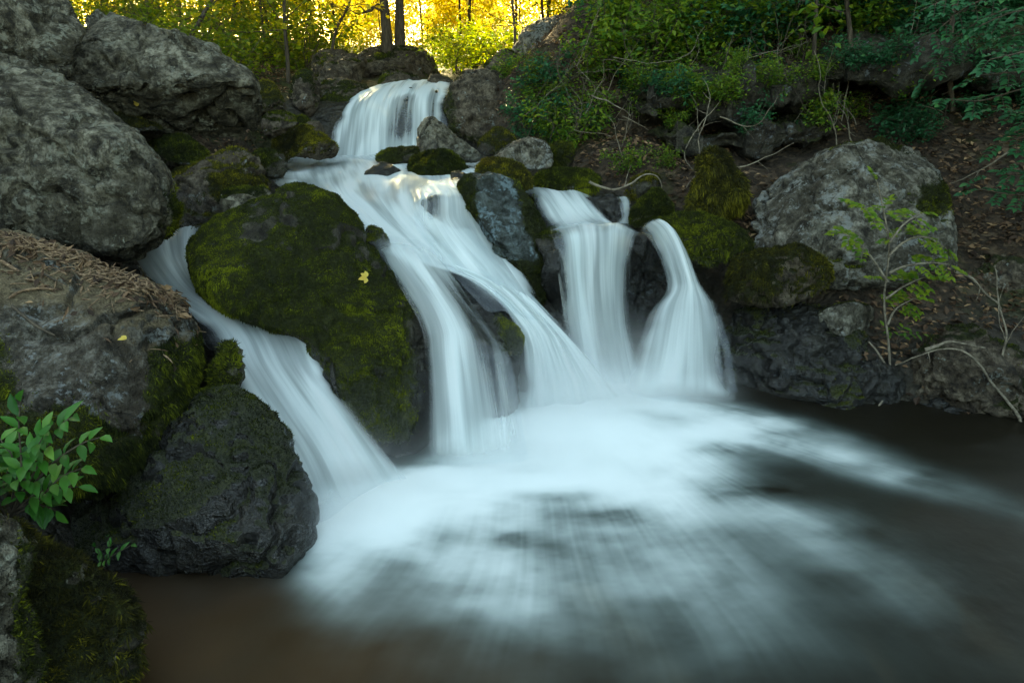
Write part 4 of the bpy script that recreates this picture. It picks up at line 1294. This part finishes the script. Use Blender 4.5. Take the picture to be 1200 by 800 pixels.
thin_tree([(338, 100), (337, 70), (334, 35), (333, 0)], 9.0, .026, 'thin straight dark sapling rising beside the upright pale rock', nleaf=260, f0=.4, extra=6, top=5000)
thin_tree([(216, 55), (228, 35), (240, 15), (252, -5)], 8.0, .024, 'dark slanting trunk leaning right above the long granite boulder', nleaf=150, f0=.5, extra=6, top=4000)
thin_tree([(180, 40), (175, 20), (171, 0)], 10.0, .03, 'thin dark upright trunk above the middle of the long granite boulder', nleaf=200, f0=.4)
thin_tree([(276, 75), (272, 40), (275, 0)], 13.0, .03, 'thin trunk in the green wood right of the slanting trunk', nleaf=300, f0=.3)
thin_tree([(388, 66), (394, 35), (408, 8), (415, -10)], 10.5, .022, 'thin forked sapling bending right above the sloping rock shelf', nleaf=350, f0=.2, lmat='leaf_gold', extra=6, top=4000)
thin_tree([(604, 62), (603, 30), (600, 0)], 10.0, .022, 'thin sapling at the left edge of the high grey boulder', nleaf=350, f0=.3, lmat='leaf_gold', extra=6, top=4000)
thin_tree([(712, 45), (708, 20), (710, -5)], 9.4, .04, 'darker sapling trunk just right of the high grey boulder', nleaf=200, f0=.5)
thin_tree([(722, 60), (727, 30), (725, 0)], 9.8, .03, 'second sapling trunk right of the high grey boulder', nleaf=200, f0=.5)
thin_tree([(745, 70), (752, 40), (748, 0)], 9.0, .02, 'thin pale sapling on the slope above the bushy shrubs', nleaf=250, f0=.3)
thin_tree([(792, 60), (795, 30), (790, -5)], 9.5, .022, 'thin sapling in the upper middle of the right hillside', nleaf=250, f0=.3, lmat='leaf_hill')
thin_tree([(955, 165), (958, 110), (954, 60), (957, 0)], 6.1, .020, 'thin grey stem climbing the hillside left of the great pale boulder', nleaf=260, f0=.5, lmat='leaf_hill')
thin_tree([(994, 160), (990, 110), (996, 50), (992, 0)], 6.2, .026, 'thicker grey stem climbing the hillside above the great pale boulder', nleaf=260, f0=.5, lmat='leaf_hill')
thin_tree([(1116, 130), (1112, 70), (1118, 0)], 5.6, .02, 'dark stem among the shaded leaves in the upper right', nleaf=200, f0=.4, lmat='leaf_dark')


thin_tree([(1322, 400), (1306, 250), (1298, 100), (1294, -40)], 3.85, .028, 'slim tree at the right edge that carries the leafy boughs', nleaf=300, f0=.7, lmat='leaf_dark', extra=2.0)


# ------------------------------------------------------------------ shrubs
def shrub_mesh(h, nstem, nleaf, L, lmat, tint, spread=.5, cl=.06, ball=False):
    g = Geo()
    pts, outs = [], []
    for k in range(nstem):
        a = rnd(0, 6.28)
        P = branch_path((rnd(-.04, .04), rnd(-.04, .04), -.05), (math.cos(a) * spread, math.sin(a) * spread, 1), h * rnd(.6, 1.1), 8, .3, .02)
        tube(g, P, .006 * np.linspace(1.2, .4, 8), 4)
        for s in range(5):
            q = P[2 + s]
            a2 = rnd(0, 6.28)
            S = branch_path(q, (math.cos(a2), math.sin(a2), rnd(-.1, .5)), h * rnd(.2, .45), 5, .35, -.02)
            tube(g, S, .003 * np.linspace(1.2, .5, 5), 3)
            pts.append(S[1:])
            outs.append(np.repeat([[math.cos(a2), math.sin(a2), 0]], 4, 0))
    gl = Geo()
    leaf_spray(gl, np.concatenate(pts), nleaf, cl, L, L * .55, tint, .18, .72, False, np.concatenate(outs))
    return g.mesh('stems', M['twig_dark']), gl.mesh('foliage', M[lmat], False)


def plant_shrub(ms, loc, s, label, group=None, name='shrub', rz=None):
    o = empty(name, loc)
    o.scale = (s, s, s)
    o.rotation_euler = (0, 0, rnd(0, 6.28) if rz is None else rz)
    tag(o, label, 'shrub', group)
    link('stem', ms[0], o)
    link('foliage', ms[1], o)
    return o


SH = {'hill': [shrub_mesh(.8, 6, 640, .072, 'leaf_hill', .62, .55) for _ in range(3)],
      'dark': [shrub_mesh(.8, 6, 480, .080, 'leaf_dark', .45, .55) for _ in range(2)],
      'wood': [shrub_mesh(1.2, 9, 900, .075, 'leaf_green', .4, .5, .09) for _ in range(2)]}
# named bushes: (px, py of the foot, kind, size, label)
for (px, py, k, s, lab) in [
        (668, 178, 'hill', .62, 'leafy green bush growing between the oval grey stone and the hillside'),
        (648, 150, 'dark', .5, 'low dark green bush at the foot of the hillside above the oval stone'),
        (735, 205, 'hill', .34, 'small bright green plant on the leaf litter above the dripping ledge'),
        (775, 202, 'hill', .26, 'tiny plant on the leaf litter left of the shaggy moss stack'),
        (716, 96, 'hill', .7, 'dense bright bush right of the high grey boulder'),
        (686, 104, 'hill', .36, 'leafy bush in front of the high grey boulder'),
        (630, 96, 'wood', .28, 'grey green bush covering the foot of the high grey boulder'),
        (760, 112, 'hill', .9, 'yellow green bush on the slope above the ledge, left side'),
        (812, 92, 'hill', .95, 'tall yellow green bush at the centre of the hillside'),
        (835, 118, 'hill', .6, 'low leafy bush hanging over the ledge below the tall yellow green bush'),
        (880, 90, 'dark', .7, 'blue green bush on top of the ledge, right of centre'),
        (905, 60, 'hill', .9, 'fresh green bush high on the hillside, right of centre'),
        (960, 62, 'hill', .95, 'broad green bush high on the hillside above the great pale boulder'),
        (1020, 56, 'hill', .85, 'green bush at the top of the hillside, right of the thicker grey stem'),
        (930, 168, 'dark', .32, 'little plant at the left shoulder of the great pale boulder'),
        (1075, 168, 'dark', .36, 'small dark plant growing behind the crown of the great pale boulder'),
        (610, 170, 'dark', .35, 'small plant rooted by the foot of the tall brown boulder'),
        (628, 128, 'hill', .5, 'bush just right of the tall brown boulder, below the high grey boulder'),
        (612, 148, 'dark', .4, 'dark small bush against the right side of the tall brown boulder'),
        (650, 122, 'dark', .55, 'dark green bush under the left half of the high grey boulder'),
        (696, 150, 'hill', .5, 'pale green bush on the slope left of the forked dead stem'),
        (590, 118, 'hill', .4, 'small green plant on the tall brown boulder right of the upper waterfall')]:
    p = ground_hit(px, py)
    if px == 590:
        p = at(590, 92, 7.4)
    plant_shrub(SH[k][RNG.integers(0, len(SH[k]))], p, s, lab)
n = 0
while n < 146:
    px, py = rnd(620, 1420), rnd(-40, 172)
    if px < 712 and py < 112 or py > 100 and RNG.random() < .45:
        continue
    p = ground_hit(px, py)
    if p is None:
        continue
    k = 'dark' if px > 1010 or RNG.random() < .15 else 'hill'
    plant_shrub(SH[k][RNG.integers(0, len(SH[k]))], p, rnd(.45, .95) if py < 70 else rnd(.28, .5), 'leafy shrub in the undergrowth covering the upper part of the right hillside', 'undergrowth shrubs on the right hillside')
    n += 1
n = 0
while n < 34:
    Y = rnd(7.6, 16); px = rnd(120, 400)
    X = pxX(px, Y)
    if X > -2.7:
        continue
    plant_shrub(SH['wood'][n % 2], (X, Y, gz(X, Y)), rnd(.45, .9), 'leafy green shrub in the undergrowth behind the long granite boulder', 'undergrowth shrubs in the wood on the left')
    n += 1
n = 0
while n < 44:
    Y = rnd(11, 30); px = rnd(330, 720) if n % 2 else rnd(520, 640)
    if 410 < px < 530 and Y < 14:
        continue
    X = pxX(px, Y)
    plant_shrub(SH['wood'][n % 2], (X, Y, gz(X, Y)), rnd(.6, 1.1), 'backlit shrub on the sunlit ground beyond the upper waterfall', 'backlit shrubs beyond the upper waterfall')
    n += 1


# plants drawn close: stems through given points, leaves in pairs
def near_plant(label, stems, Y, L, lmat, nl, name='plant', cat='plant', r=.003, tint=.45, roots=(), depth=.06, whorl=1, smat='twig_dark', f0=.35, droop=-.15, compound=False):
    g, gl = Geo(), Geo()
    b = at(*stems[0][0], Y)
    for st in stems:
        Ys = Y + np.linspace(0, 1, len(st)) * rnd(-depth, depth)
        P = catmull(np.array([at(a, c, y) for (a, c), y in zip(st, Ys)]), 20)
        tube(g, P, r * np.linspace(1.2, .45, 20), 5)
        T = norm(np.gradient(P, axis=0))
        fs = np.linspace(f0, 1, nl)
        for i, f in enumerate(fs):
            j = int(f * 19)
            for s in ((-1, 1) if f < 1 else (0,)):
                sd = norm(np.cross(T[j], [0.1, -.4, 1]))
                az = rnd(-.6, .6)
                ax = T[j] * .55 + sd * s * 1.0 + np.array([0, -.25 + az * .5, droop])
                if compound:
                    ln = L * 3.2 * (1.15 - .5 * f) * rnd(.8, 1.2)
                    Q = P[j][None] + norm(ax)[None] * (np.linspace(0, 1, 6) * ln)[:, None] + np.array([0, 0, -1.0]) * (np.linspace(0, 1, 6) ** 2 * ln * .2)[:, None]
                    tube(g, Q, r * .35, 3)
                    B, A = [], []
                    for m in range(1, 6):
                        e = norm(np.cross(norm(ax), [0, 0, 1.0]))
                        for s2 in (-1, 1):
                            B.append(Q[m]); A.append(norm(ax) * .6 + e * s2 + RNG.normal(size=3) * .12)
                    B.append(Q[5]); A.append(ax)
                    n_ = len(B)
                    leaves(gl, np.array(B), np.array(A), RNG.normal(size=(n_, 3)) * .2 + [0, -.25, 1], L * (.8 + .4 * RNG.random(n_)), L * .62, np.clip(tint + RNG.normal(size=n_) * .15, 0, 1), True)
                else:
                    m = 1
                    leaves(gl, P[j][None], ax[None], (RNG.normal(size=3) * .3 + [0, -.35, 1])[None], L * rnd(.7, 1.2), L * .40, np.clip([tint + RNG.normal() * .2], 0, 1), True)
    for rt in roots:
        tube(g, catmull(np.array([at(*q) for q in rt]), 14), r * 1.3 * np.linspace(1.2, .5, 14), 5)
    o = empty(name, b)
    tag(o, label, cat)
    for (nm, me) in (('stem', g.mesh('stem', M[smat])), ('foliage', gl.mesh('foliage', M[lmat], True))):
        c = link(nm, me, o)
        c.location = -b
    return o


near_plant('bright green leafy sprig hanging in front of the moss at the left edge',
           [[(8, 612), (20, 585), (25, 545), (22, 500), (24, 470)], [(10, 610), (28, 575), (50, 535), (70, 500), (85, 488)], [(10, 605), (35, 572), (65, 540), (95, 520), (118, 512)],
            [(8, 612), (20, 570), (8, 530), (-5, 505)], [(12, 605), (40, 580), (62, 572), (92, 570)], [(10, 612), (-5, 580), (-20, 550)],
            [(10, 600), (30, 560), (45, 520), (60, 496)], [(14, 600), (34, 590), (50, 592), (66, 598)], [(12, 600), (20, 560), (40, 530), (50, 512)], [(12, 600), (4, 570), (14, 535), (0, 520)], [(10, 606), (40, 590), (70, 560), (96, 548)]], 1.42, .055, 'leaf_near', 6, r=.0028, tint=.45, f0=.35)
near_plant('small sprig with a few round leaves above the mossy hummock',
           [[(118, 668), (124, 655), (128, 640), (127, 628)], [(120, 664), (130, 652), (142, 645), (154, 638)], [(119, 666), (118, 652), (112, 640)]], 1.62, .030, 'leaf_near', 3, r=.0016, tint=.4,
           roots=[[(118, 668, 1.62), (112, 674, 1.6), (95, 682, 1.52), (70, 684, 1.48), (45, 670, 1.45), (28, 655, 1.42)]])
near_plant('young sapling with layered light green leaves in front of the great pale boulder',
           [[(1044, 446), (1041, 400), (1036, 350), (1042, 290), (1034, 240), (1028, 214)], [(1040, 330), (1020, 300), (1000, 280), (985, 272)], [(1041, 300), (1062, 282), (1085, 278), (1108, 290)],
            [(1038, 350), (1060, 335), (1082, 325)], [(1039, 270), (1020, 250), (1008, 240)], [(1042, 320), (1060, 312), (1090, 308), (1112, 310)], [(1042, 285), (1060, 262), (1080, 250)], [(1040, 380), (1050, 362), (1070, 350)]],
           3.38, .034, 'leaf_hill', 4, name='sapling', cat='sapling', r=.006, tint=.7, smat='twig', f0=.5, depth=.14, compound=True,
           roots=[[(1044, 446, 3.38), (1040, 460, 3.3), (1028, 478, 3.22), (1018, 492, 3.2)], [(1044, 440, 3.38), (1030, 415, 3.4), (1018, 400, 3.45)]])
near_plant('low green plant at the base of the sapling by the pool bank',
           [[(1050, 402), (1055, 388), (1062, 380)], [(1050, 402), (1066, 392), (1082, 392)], [(1050, 402), (1040, 390), (1036, 382)]], 3.42, .04, 'leaf_hill', 4, r=.002, tint=.45)
for (lab, stems, Y) in [
        ('leafy bough of dark green leaves hanging in the upper right corner', [[(1290, 20), (1240, 10), (1190, 14), (1150, 30)], [(1290, 50), (1240, 50), (1195, 62), (1160, 70)], [(1290, 10), (1230, -20), (1180, -10)], [(1280, 40), (1230, 30), (1200, 40), (1172, 44)]], 3.5),
        ('spreading leafy bough at the right edge beside the dark gap', [[(1300, 110), (1250, 100), (1200, 104), (1150, 118), (1108, 116)], [(1290, 120), (1240, 124), (1200, 132), (1165, 128)], [(1290, 90), (1240, 82), (1200, 84), (1150, 88)]], 3.7),
        ('lowest leafy bough at the right edge, level with the great pale boulder', [[(1300, 230), (1250, 215), (1200, 205), (1158, 205)], [(1290, 225), (1240, 226), (1190, 228), (1150, 222)], [(1290, 200), (1240, 190), (1195, 192)]], 3.9),
        ('airy bough of leaves above the crown of the great pale boulder', [[(1190, -10), (1140, 5), (1105, 30), (1082, 52)], [(1180, 10), (1140, 30), (1110, 58), (1085, 90)], [(1170, -20), (1120, -5), (1080, 12)]], 4.6),
        ('leafy bough between the two right edge boughs', [[(1300, 165), (1250, 155), (1205, 160), (1172, 168)], [(1300, 150), (1250, 140), (1210, 142)]], 3.8)]:
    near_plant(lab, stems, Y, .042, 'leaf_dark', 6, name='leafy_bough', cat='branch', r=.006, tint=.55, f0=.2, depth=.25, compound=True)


# ------------------------------------------------------------------ dead twigs
def twig(pts, Y, r, label, name='dead_branch', mat='twig', forks=2, group=None, yend=None):
    Ys = np.linspace(Y, Y if yend is None else yend, len(pts)) + RNG.normal(size=len(pts)) * .02
    P = catmull(np.array([at(a, b, y) for (a, b), y in zip(pts, Ys)]), 22)
    P = P + (np.stack([fbm(P * 6 + 9 * k, 2, k) - .5 for k in range(3)], -1)) * .06
    g = Geo()
    tube(g, P, r * np.linspace(1.1, .35, 22), 6)
    for k in range(forks):
        j = int(rnd(5, 17))
        d = norm(P[j + 1] - P[j]) + RNG.normal(size=3) * .6
        B = branch_path(P[j], d, np.linalg.norm(P[-1] - P[j]) * rnd(.35, .8), 8, .35, 0)
        tube(g, B, r * .5 * np.linspace(1, .35, 8), 4)
    b = P[0]
    for q in range(len(g.V)):
        g.V[q] = g.V[q] - b
    o = link(name, g.mesh(name, M[mat]), None, b)
    tag(o, label, 'branch', group)


twig([(1197, 515), (1188, 485), (1165, 455), (1135, 420), (1110, 410), (1072, 416), (1048, 428)], 3.02, .008, 'long pale curved root arching over the brown rock above the pool', forks=1, yend=3.3)
twig([(1176, 452), (1170, 415), (1180, 375), (1172, 345), (1162, 312)], 3.2, .0065, 'crooked upright dead branch at the right edge above the brown rock', forks=2, yend=3.5)
twig([(1118, 322), (1140, 330), (1168, 350), (1176, 362)], 3.45, .008, 'thin bent dead twig meeting the crooked branch at the right edge', forks=1)
twig([(1085, 405), (1110, 402), (1150, 410)], 3.15, .009, 'short broken pale stick lying on the brown rock', forks=0)
twig([(690, 212), (715, 222), (738, 216), (752, 206), (770, 206), (778, 222)], 4.6, .009, 'gnarled pale root running along the moss above the dripping ledge', name='root', forks=1)
twig([(804, 222), (818, 200), (822, 160), (830, 120), (824, 92)], 5.0, .0055, 'upright forked dead stem left of the shaggy moss stack', forks=3, yend=5.4)
twig([(812, 205), (800, 180), (826, 140), (850, 110), (866, 84)], 5.2, .0045, 'pale dead stem slanting up to the right behind the shaggy moss stack', forks=3, yend=5.6)
twig([(858, 196), (880, 190), (905, 180), (930, 168)], 4.9, .005, 'dead stick pointing at the great pale boulder from the left', forks=1)
twig([(845, 136), (868, 148), (888, 148), (900, 132), (910, 110)], 5.3, .005, 'sagging curved dead branch above the leaf litter', forks=1)
twig([(692, 110), (712, 118), (728, 126), (738, 135)], 5.6, .006, 'pale dead stick lying on the slope above the long moss bank', forks=0)
twig([(980, 170), (975, 140), (962, 115), (956, 60)], 5.3, .005, 'crooked grey dead stem in front of the ledge gap', forks=2)
twig([(1000, 168), (985, 130), (978, 100)], 5.4, .005, 'leaning dead stem above the crown of the great pale boulder', forks=2)
twig([(1180, 178), (1150, 200), (1115, 215)], 4.4, .006, 'dead stick lying across the dark slope right of the great pale boulder', forks=2)
GT2 = 'tangled dead twigs below the ledge'
for k in range(130):
    px, py = rnd(610, 1150), rnd(60, 205)
    if py > 185 - max(0, px - 860) * .25:
        py -= 60
    a = rnd(-1.2, 1.2) if RNG.random() < .55 else rnd(1.1, 2.0)
    ln = rnd(40, 120)
    c, s = math.cos(a), math.sin(a)
    p = ground_hit(px, py)
    Y = (p[1] if p is not None else 6.0) - rnd(.1, .5)
    Y = min(max(Y, 4.9), 6.2)
    bend = rnd(-.35, .35)
    twig([(px, py), (px + c * ln * .35 - s * ln * bend * .5, py - s * ln * .35 - c * ln * bend * .5), (px + c * ln * .7 - s * ln * bend * .7, py - s * ln * .7 - c * ln * bend * .7), (px + c * ln, py - s * ln)],
         Y, rnd(.0018, .0042), 'bare dead twig in the tangle over the right hillside ledges', mat='twig' if RNG.random() < .4 else 'twig_dark', forks=4, group=GT2, yend=Y + rnd(-.1, .3))

# ------------------------------------------------------------------ litter
def dead_leaves():
    N = 150000
    X = RNG.uniform(-9, 10, N); Y = 2.6 + 11 * RNG.random(N) ** 1.4
    z, bank = terrain(X, Y)
    dx, dy, dz = X, Y, z - H
    f = CP * dy - SP * dz
    u = dx / f; v = (SP * dy + CP * dz) / f
    ok = (bank > .35) & (abs(u) < .85) & (v < .58) & (v > -.6)
    ok &= (fbm(np.stack([X * 1.5, Y * 1.5, 0 * X], -1), 3, 31) > .33)
    X, Y, z = X[ok], Y[ok], z[ok]
    n = len(X)
    ax = RNG.normal(size=(n, 3)); ax[:, 2] *= .35
    nr = RNG.normal(size=(n, 3)) * .35 + [0, 0, 1]
    L = RNG.uniform(.028, .062, n)
    g = Geo()
    leaves(g, np.stack([X, Y, z + .012 + .02 * RNG.random(n)], -1), ax, nr, L, L * RNG.uniform(.4, .75, n), RNG.random(n) ** .8)
    o = link('fallen_leaves', g.mesh('fallen_leaves', M['dead_leaf'], False))
    kind(o, 'stuff')


dead_leaves()

from mathutils.bvhtree import BVHTree


def bvh_of(o):
    me = o.data
    V = [o.location + v.co for v in me.vertices]
    return BVHTree.FromPolygons(V, [p.vertices[:] for p in me.polygons])


def hit(b, px, py):
    dx, dy, dz = kdir(px, py)
    r = b.ray_cast(Vector((0, 0, H)), Vector((float(dx), float(dy), float(dz))).normalized())
    return (np.array(r[0]), np.array(r[1])) if r[0] is not None else None


LB = [bvh_of(o) for o in COL.objects if o.name.startswith('rock_ledge')]
n = 0
while n < 46:
    px, py = rnd(650, 1180), rnd(70, 165)
    hs = [h for h in (hit(b, px, py) for b in LB) if h is not None]
    if not hs:
        continue
    h = min(hs, key=lambda q: q[0][1])
    k = 'dark' if RNG.random() < (.65 if px > 980 else .3) else 'hill'
    plant_shrub(SH[k][RNG.integers(0, len(SH[k]))], h[0] + np.array([0, .02, 0]), rnd(.16, .42), 'small leafy plant rooted in the layered rock steps of the right hillside', 'plants growing on the hillside rock steps')
    n += 1

ROCKS = {o['label']: o for o in COL.objects if 'label' in o.keys() and o.type == 'MESH'}


def find(s):
    return next(o for l, o in ROCKS.items() if l.startswith(s))


B3 = bvh_of(find('flat topped ledge rock'))
g = Geo()
gl = Geo()
for k in range(1150):
    px = rnd(-20, 250)
    top = np.interp(px, [0, 60, 120, 180, 235, 258], [272, 286, 310, 336, 360, 386])
    py = top + abs(RNG.normal()) * (13 if RNG.random() < .75 else 34)
    h = hit(B3, px, py)
    if h is None or h[1][2] < .25:
        continue
    p, n_ = h
    a = RNG.normal(size=3) + np.array([.9, .25, 0])
    a = norm(a - n_ * (a @ n_) * .85)
    L = rnd(.02, .075)
    if RNG.random() < .35:
        w = np.linspace(-.5, .5, 5)[:, None]
        P = p + n_ * (.006 + .010 * RNG.random()) + a * w * L + n_ * (.25 - w ** 2) * L * rnd(0, .35)
        tube(g, P, rnd(.0012, .0042) * np.array([.5, 1, 1, .9, .4]), 4, RNG.random())
    else:
        leaves(gl, (p + n_ * .006)[None], a[None], (n_ + RNG.normal(size=3) * .4)[None], L * rnd(.5, 1.0), L * rnd(.14, .4), [RNG.random()])
me = g.mesh('bark_litter', M['chip'])
kind(link('bark_litter', me), 'stuff')
kind(link('dry_leaf_litter', gl.mesh('dry_leaf_litter', M['dead_leaf'], False)), 'stuff')


def stick_on(b, pts, r, label, mat='chip', lift=.008):
    P = []
    for q in pts:
        h = hit(b, *q)
        if h is not None:
            P.append(h[0] + h[1] * lift)
    if len(P) < 2:
        return
    P = catmull(np.array(P), 12)
    g = Geo()
    tube(g, P - P[0], r * np.array([.6, 1, 1.05, 1, 1, .95, 1, 1, .9, .85, .8, .4]), 6)
    tag(link('stick', g.mesh('stick', M[mat]), None, P[0]), label, 'stick')


stick_on(B3, [(2, 306), (14, 312), (25, 319)], .007, 'thick pale bark stick at the left edge of the littered ledge')
stick_on(B3, [(80, 316), (95, 322), (111, 329)], .006, 'pale stick lying alone on the bare soil of the littered ledge')
stick_on(B3, [(12, 350), (26, 342), (45, 340), (66, 341)], .005, 'curved pale twig at the brink of the littered ledge')
stick_on(B3, [(14, 360), (30, 372), (48, 384), (66, 392)], .006, 'brown twig slanting down the face of the littered ledge', mat='twig_dark')
stick_on(B3, [(30, 330), (48, 322), (70, 330)], .005, 'bent brown twig on the littered ledge above the curved twig', mat='twig_dark')


def leaf_on(b, px, py, L, label, lobes=3):
    h = hit(b, px, py)
    if h is None:
        return
    p, n_ = h
    g = Geo()
    t1 = norm(np.cross(n_, [0.3, .2, 1]))
    t2 = np.cross(n_, t1)
    for k in range(lobes):
        a = (k - (lobes - 1) / 2) * .9
        leaves(g, (p * 0 + n_ * .012)[None], (t1 * math.cos(a) + t2 * math.sin(a) + n_ * .15)[None], n_[None], L * (1 if k == lobes // 2 else .75), L * .55, [RNG.random()], True)
    tag(link('fallen_leaf', g.mesh('fallen_leaf', M['yellow_leaf']), None, p), label, 'leaf')


BM = bvh_of(find('largest moss covered'))
leaf_on(BM, 428, 326, .045, 'single yellow lobed leaf stuck on the largest mossy boulder', 4)
leaf_on(bvh_of(find('long grey granite')), 164, 120, .05, 'tiny yellow leaf on the long grey granite boulder', 2)
leaf_on(B3, 148, 400, .03, 'yellowish leaf on the grey face of the littered ledge', 2)
# ------------------------------------------------------------------ light, sky, camera
SUN_AZ = math.radians(-20)      # left of straight ahead
SUN_EL = math.radians(19)
world = bpy.data.worlds.new('World')
scene.world = world
world.use_nodes = True
wn = world.node_tree
wn.nodes.clear()
sky = wn.nodes.new('ShaderNodeTexSky')
sky.sky_type = 'NISHITA'
sky.sun_disc = False
sky.sun_elevation = SUN_EL
sky.sun_rotation = SUN_AZ
sky.dust_density = 2.5
sky.air_density = 1.0
bg = wn.nodes.new('ShaderNodeBackground')
bg.inputs['Strength'].default_value = 0.12
wo = wn.nodes.new('ShaderNodeOutputWorld')
wn.links.new(sky.outputs[0], bg.inputs[0])
wn.links.new(bg.outputs[0], wo.inputs[0])
sd = bpy.data.lights.new('sun', 'SUN')
sd.energy = 5.0
sd.angle = math.radians(0.53)
sd.color = (1.0, 0.86, 0.62)
so = bpy.data.objects.new('sun', sd)
COL.objects.link(so)
d = Vector((math.sin(SUN_AZ) * math.cos(SUN_EL), math.cos(SUN_AZ) * math.cos(SUN_EL), math.sin(SUN_EL)))
so.rotation_euler = (d).to_track_quat('Z', 'Y').to_euler()

cd = bpy.data.cameras.new('camera')
cd.sensor_width = 36.0
cd.lens = 24.0
cd.clip_start = 0.05
cd.clip_end = 1000
cam = bpy.data.objects.new('camera', cd)
COL.objects.link(cam)
cam.location = (0, 0, H)
cam.rotation_euler = (math.pi / 2 - PITCH, 0, 0)
scene.camera = cam
vs = scene.view_settings
vs.view_transform = 'Standard'
vs.look = 'None'
vs.exposure = 3.35
vs.use_white_balance = True
vs.white_balance_temperature = 9300
vs.white_balance_tint = -4
vs.gamma = 1
scene.cycles.max_bounces = 8
scene.cycles.volume_bounces = 3
scene.cycles.transparent_max_bounces = 24
scene.cycles.use_denoising = True
